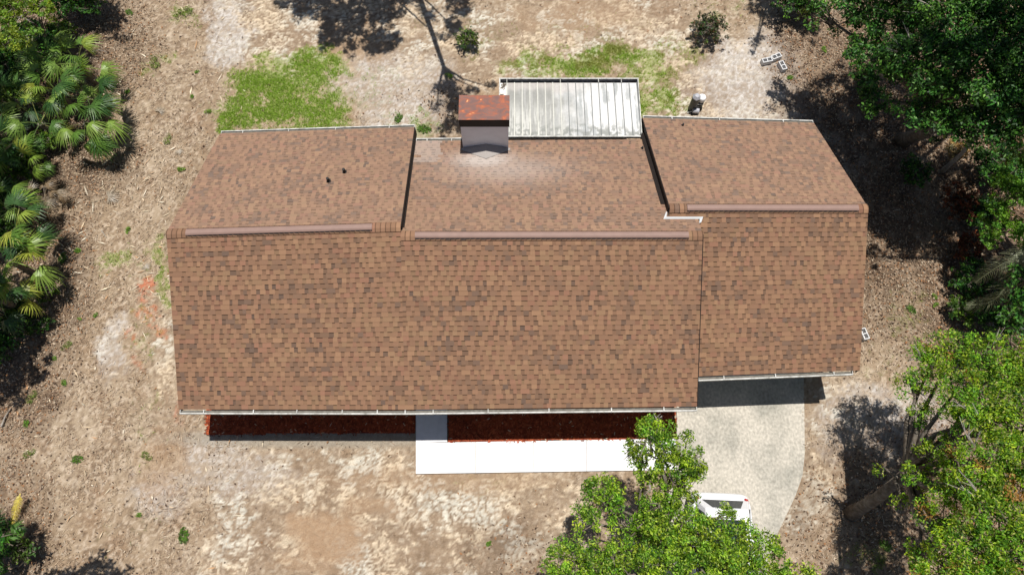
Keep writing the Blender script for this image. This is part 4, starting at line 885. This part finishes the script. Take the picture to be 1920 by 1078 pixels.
palm('fan palm with pale drooping frond on a long bare stalk, left side', 75, 232, 1.2, 9, ['yellow', 'green', 'dark'], 2, .95, (-.2, .8))
palm('dark fan palm at the left edge beside the open green ones', 25, 190, 1.4, 13, ['dark'], 3, 1.0, (-.2, 1))
palm('dark fan palm near the top left under the lime tree', 105, 118, 1.3, 10, ['dark', 'green'], 4, .95)
palm('fan palm at the left edge above the dead palmetto', 20, 275, 1.2, 12, ['green', 'dark'], 5, .95)
palm('small fan palm in front of the dark bush, above the dead palmetto', 60, 305, 1.0, 9, ['green', 'dark', 'yellow'], 15, .8)
palm('yellow-green fan palm with fronds reaching right at the left edge', 30, 430, 1.5, 8, ['yellow', 'dark'], 6, 1.0, (-.2, .9), azr=(-1.6, 1.6))
palm('second yellow-green fan palm just below, at the left edge', 22, 490, 1.6, 8, ['yellow', 'green'], 7, 1.1, (-.2, .8), azr=(-1.8, 1.4))
palm('drooping fan palm with grey dead tips at the left edge', 0, 560, 1.5, 12, ['yellow', 'dead', 'dark'], 8, .9, (-.4, .8))
palm('dark fan palm in shade between the yellow palms and the dead one', 20, 395, 1.0, 10, ['dark', 'green'], 10, .9)
palm('dark fan palm at the lower left corner', 0, 1005, 1.2, 9, ['dark'], 11, .8)
palm('dead grey palmetto with a burst of dry leaves at the left', 85, 375, .5, 16, ['dead'], 9, .6, (-.1, .7), trunk=.14)
# pinnate fronds
def pinnate(name, pts, m, c, wid=.34, n=42, droop=.15, seed=1):
    r = np.random.default_rng(seed); pts = [np.array(p, float) for p in pts]; V = []; F = []; Cc = []
    def B(t):
        k = len(pts)-1; s = min(int(t*k), k-1); f = t*k-s
        p0, p1, p2, p3 = pts[max(s-1, 0)], pts[s], pts[s+1], pts[min(s+2, k)]
        return .5*((2*p1)+(-p0+p2)*f+(2*p0-5*p1+4*p2-p3)*f*f+(-p0+3*p1-3*p2+p3)*f**3)
    def q(a, b, c_, d, cl): i = len(V); V.extend([a, b, c_, d]); F.append((i, i+1, i+2, i+3)); Cc.append(cl)
    for i in range(30):
        a, b = B(i/30), B((i+1)/30); d = b-a; sd = np.cross(d, [0, 0, 1]); sd = sd/(np.linalg.norm(sd)+1e-9)*.016; q(a-sd, b-sd, b+sd, a+sd, np.array(c)*1.5)
    for i in range(n):
        t = .1+.9*i/n; p = B(t); d = B(min(t+.02, 1))-B(t-.02); d /= np.linalg.norm(d)+1e-9; sd = np.cross(d, [0, 0, 1]); sd /= np.linalg.norm(sd)+1e-9
        L = wid*(math.sin(math.pi*min(1, t*.85+.12))**.6)
        for s_ in (-1, 1):
            dd = sd*s_*.8+d*.6+r.normal(0, .06, 3); dd /= np.linalg.norm(dd); e = p+dd*L+[0, 0, -droop*L]; mm = p+dd*L*.5+[0, 0, .02]; wv = d*.014
            q(p-wv, p+wv, mm+wv, mm-wv, np.array(c)*(.7+.6*r.random())); q(mm-wv, mm+wv, e+wv*.2, e-wv*.2, np.array(c)*(.7+.6*r.random()))
    return np.array(V), np.array(F), np.array(Cc)
root = tag(empty('feather_palm', W(2010, 520)), 'feather palm at the right edge with grey-green dying fronds hanging into view', 'palm')
b0 = W(2010, 520); 
mb = MB(); mb.tube([b0-[0, 0, .1], (b0[0], b0[1], 2.2)], [.2, .15], 12); mb.build('trunk', M['bark'], root, loc=b0).location = (0, 0, 0)
for k, L in enumerate(([(1990, 500, 2.4), (1930, 480, 2.9), (1880, 495, 2.6), (1828, 530, 1.5)], [(1990, 510, 2.4), (1900, 530, 2.4), (1860, 565, 1.7), (1812, 572, 1.0)], [(1990, 520, 2.4), (1930, 470, 3.1), (1900, 510, 2.8), (1895, 545, 2.0)], [(1990, 500, 2.4), (2050, 480, 2.8), (2100, 500, 2.0)], [(1990, 520, 2.4), (2000, 600, 2.6), (1990, 660, 1.8)])):
    V, F, Cc = pinnate('frond', [W(*p) for p in L], None, (.22, .24, .15), .42, 46, .35, k)
    build_np('frond', V, F, M['frond'], root, fcol=Cc, loc=b0).location = (0, 0, 0)
V, F, Cc = pinnate('fern', [W(38, 925, .5), W(30, 950, .45), W(22, 985, .15)], None, (.5, .42, .08), .2, 26, .2, 5)
tag(build_np('fern', V, F, M['frond'], fcol=Cc, loc=W(30, 950)), 'yellow fern frond in the sun at the left edge near the bottom', 'fern')

# ---- weeds
def weed_mesh(r, n, spread, c):
    a = r.random(n)*6.283; rr = spread*r.random(n)**.6; ctr = np.stack([np.cos(a)*rr, np.sin(a)*rr, .03+.14*r.random(n)*(1-rr/spread*.6)], -1)
    nr = np.stack([np.cos(a)*.5, np.sin(a)*.5, np.ones(n)], -1)+r.normal(0, .3, (n, 3)); nr /= np.linalg.norm(nr, axis=1)[:, None]
    V, F = leaf_quads(ctr, nr, .03+.045*r.random(n), .38, r)
    o = build_np('weed', V, F, M['leaf'], fcol=np.array(c)*(.6+.8*r.random((n, 1)))); me = o.data; bpy.data.objects.remove(o); return me
wr = np.random.default_rng(99)
WM = [weed_mesh(wr, 70, .17, (.12, .24, .03)), weed_mesh(wr, 110, .24, (.10, .20, .03)), weed_mesh(wr, 50, .14, (.16, .28, .04)), weed_mesh(wr, 90, .3, (.16, .22, .05))]
WEEDS = [(145, 861, 1, .8, 'bright green weed alone on the bare lower left ground'), (345, 1004, 1, 1.0, 'dark leafy weed below and left of the sand, near the bottom'), (260, 965, 0, .6, 'tiny green weed up and left of the leafy one near the bottom'),
 (50, 795, 0, .8, 'small green weed near the shade at the left edge'), (55, 850, 3, .7, 'faint olive weed below the small one at the left edge'), (120, 717, 0, .7, 'small round weed right of the black shade at the left'), (125, 648, 3, .7, 'spreading weed just right of the deep shade'),
 (103, 672, 0, .6, 'small weed between two others at the edge of the shade'), (180, 590, 0, .6, 'weed in the middle of the litter, level with the red mulch spots'), (150, 598, 2, .6, 'weed left of its twin in the litter'), (240, 432, 2, .9, 'weed left of the left end of the roof ridge'),
 (340, 318, 2, 1.0, 'weed a little above and left of the roof corner'), (315, 262, 3, .8, 'faint weed left of the back corner of the roof'), (390, 210, 2, .9, 'weed between the lawn patch and the litter'), (360, 182, 0, .6, 'small weed above the one by the lawn patch'),
 (370, 135, 0, .6, 'small weed in the litter level with the large palm'), (290, 118, 3, 1.1, 'flat olive weed in the litter above the palm'), (345, 25, 3, 1.3, 'wide weed patch at the top edge left of the sand'), (242, 24, 1, .8, 'bright weed beside the dark thicket at the top'),
 (240, 172, 0, .7, 'weed touching the tips of the large fan palm'), (842, 143, 2, 1.1, 'bright lime weed above and left of the chimney'), (747, 222, 1, .9, 'weed at the back gutter end of the left wing'), (795, 243, 1, 1.1, 'dark weed in the corner behind the left step'),
 (118, 485, 1, .9, 'green weed below the dead palmetto'), (145, 470, 0, .8, 'small weed right of the green one under the dead palmetto'), (1545, 94, 2, 1.0, 'weed right of the concrete blocks'), (1482, 146, 0, .8, 'weed below the concrete blocks at the edge of the shade'),
 (1752, 556, 2, .8, 'bright weed in the litter right of the house, upper of two'), (1754, 572, 2, .8, 'bright weed in the litter right of the house, lower of two'), (1708, 580, 1, .8, 'dark weed left of the pair right of the house'),
 (917, 1018, 0, .6, 'tiny weed on the lower sand'), (1660, 1022, 1, .9, 'weed in the sun between the two lower trees'), (1645, 1060, 3, .9, 'spreading weed at the bottom edge between the trees'), (275, 855, 3, .7, 'faint weed left of the left bed, far below the eave'), (60, 745, 3, .8, 'weed at the foot of the black shade')]
for i, (x_, y_, k, s, lab) in enumerate(WEEDS):
    q = W(x_, y_); o = link_mesh('weed', WM[k], None, (q[0], q[1], -.02)); o.scale = (s*1.05, s*.65, s); o.rotation_euler = (0, 0, i*1.7); tag(o, lab, 'weed', 'weeds scattered over the bare ground')

# ---- loose sticks and dead palm leaves on the ground
def stick(label, pts, r0, cl='pale_bark'):
    b = MB(); P3 = [W(x, y, z) for x, y, z in pts]; b.tube(P3, np.linspace(r0, r0*.4, len(P3)), 7); tag(b.build('fallen_branch', M[cl], loc=P3[0]), label, 'branch', 'fallen branches')
stick('thin dry branch lying at the left edge below the shade', [(2, 800, .05), (10, 780, .08), (20, 765, .05)], .03)
stick('curved bare stem lying from the palms to the litter', [(172, 98, .1), (185, 94, .2), (200, 98, .05)], .02)
stick('short dark stick on the litter above the palm', [(232, 92, .03), (254, 88, .04)], .02, 'bark')
stick('pale stick right of the dead palmetto', [(190, 432, .03), (200, 446, .03)], .018)
for i, (x_, y_, rz, s, lab) in enumerate([(285, 228, 1.1, .55, 'dead straw-coloured palm leaf on the litter left of the roof'), (260, 490, -.6, .4, 'dead palm leaf on the litter level with the green strip'), (130, 292, 2.2, .7, 'dead rust-brown palm leaf beside the leafy bush'), (170, 380, .3, .8, 'dry palm leaf right of the dead palmetto'), (330, 270, -1.1, .4, 'small dead leaf fan left of the back roof corner')]):
    q = W(x_, y_); o = link_mesh('dead_frond', FM['dead'][i % 3], None, (q[0], q[1], .03)); o.scale = (s, s, s*.3); o.rotation_euler = (0, 0, rz); tag(o, lab, 'palm leaf', 'dead palm leaves on the ground')

# ================================================================== GROUND COVER (uncountable)
def houseblock(px, py): return inpoly(px, py, [(330, 425), (410, 255), (1530, 235), (1620, 395), (1600, 700), (1300, 770), (345, 770)])
def scatter(n, fn, seed, ext=(-21, 21, -1.4, 21.5)):
    r = np.random.default_rng(seed); x = r.uniform(ext[0], ext[1], n); y = r.uniform(ext[2], ext[3], n)
    px, py, g = ground_masks(x, y); p = fn(x, y, px, py, g); k = (r.random(n) < p) & ~houseblock(px, py) & ~paved(px, py) & (px > -60) & (px < 1980)
    return r, x[k], y[k], px[k], py[k], {a: b[k] for a, b in g.items()}
# grass blades
r, x, y, px, py, g = scatter(2600000, lambda x, y, px, py, g: np.clip(g['grass'], 0, 1)**1.8*sstep(.47, .70, fbm(x*2.2, y*2.2, 22, 4)*.35+fbm(x*9, y*9, 23, 3)*.4+g['grass']*.3), 3)
n = len(x); a = r.random(n)*6.283; h = .035+.05*r.random(n); w = .007+.006*r.random(n); ln = r.normal(0, .6, (n, 2))*h[:, None]
b0 = np.stack([x, y, np.full(n, -.03)], -1); sd = np.stack([np.cos(a)*w, np.sin(a)*w, 0*a], -1); tip = b0+np.stack([ln[:, 0], ln[:, 1], h+.02], -1)
V = np.stack([b0-sd, b0+sd, tip], 1).reshape(-1, 3)
yl = fbm(x*1.5, y*1.5, 90, 3); c = np.array([.31, .48, .065])*(.55+.9*r.random((n, 1))); c = mixc(c, (.36, .36, .12), sstep(.5, .7, yl+.25*(1-np.clip(g['grass'], 0, 1)))*.7*(x > -3.5)+.05)
tag(build_np('grass', V, np.arange(len(V)).reshape(-1, 3), M['grass'], fcol=c), 'short green grass in patches behind and beside the house', 'grass', kind='stuff')
# straw, twigs and leaves
def litter(name, label, n, fn, seed, cols, L, Wd, zl=.02, asp=None, ext=(-21, 21, -1.4, 21.5)):
    r, x, y, px, py, g = scatter(n, fn, seed, ext); n = len(x); a = r.random(n)*6.283; l_ = L[0]+(L[1]-L[0])*r.random(n)**2; w = Wd[0]+(Wd[1]-Wd[0])*r.random(n)
    d = np.stack([np.cos(a)*l_/2, np.sin(a)*l_/2, r.normal(0, .12, n)*l_], -1); e = np.stack([-np.sin(a)*w/2, np.cos(a)*w/2, r.normal(0, .3, n)*w], -1); c0 = np.stack([x, y, zl+.03*r.random(n)-.02], -1)
    V = np.stack([c0-d-e*.4, c0-e+d*.1, c0+d, c0+e-d*.1], 1).reshape(-1, 3); cc = np.array(cols)[r.choice(len(cols), n)]*(.75+.5*r.random((n, 1)))
    tag(build_np(name, V, np.arange(len(V)).reshape(-1, 4), M['litter'], fcol=cc), label, 'litter', kind='stuff')
bare = lambda g: np.clip(1-g['sand']*.85-g['grass']*.8-g['gravel']*.4-g['dirt'], .03, 1)
litter('twigs', 'dry straw and twigs strewn over the bare ground', 230000, lambda x, y, px, py, g: bare(g)*np.where(px < 480, 1, np.where(px > 1500, .8, .25))*sstep(.3, .55, fbm(x*1.5, y*1.5, 71, 3)), 5,
       [(.55, .44, .31), (.46, .34, .23), (.62, .52, .40), (.26, .18, .115), (.32, .22, .145), (.38, .26, .18), (.17, .115, .075)], (.04, .22), (.006, .018))
litter('fallen_leaves', 'brown fallen leaves under the trees', 160000, lambda x, y, px, py, g: np.clip(g['dark']*1.1+.05, 0, 1)*bare(g), 6,
       [(.20, .13, .08), (.12, .075, .05), (.34, .24, .16), (.08, .05, .035), (.30, .15, .07), (.46, .37, .27)], (.05, .12), (.03, .06))
litter('pale_chips', 'pale palm shreds on the ground at the left', 6000, lambda x, y, px, py, g: np.where((px < 330) & (px > 130) & (py > 230) & (py < 560), .8, np.where(px < 500, .12, 0)), 7,
       [(.68, .58, .42), (.6, .47, .32), (.5, .3, .16), (.72, .64, .5)], (.12, .5), (.02, .05))
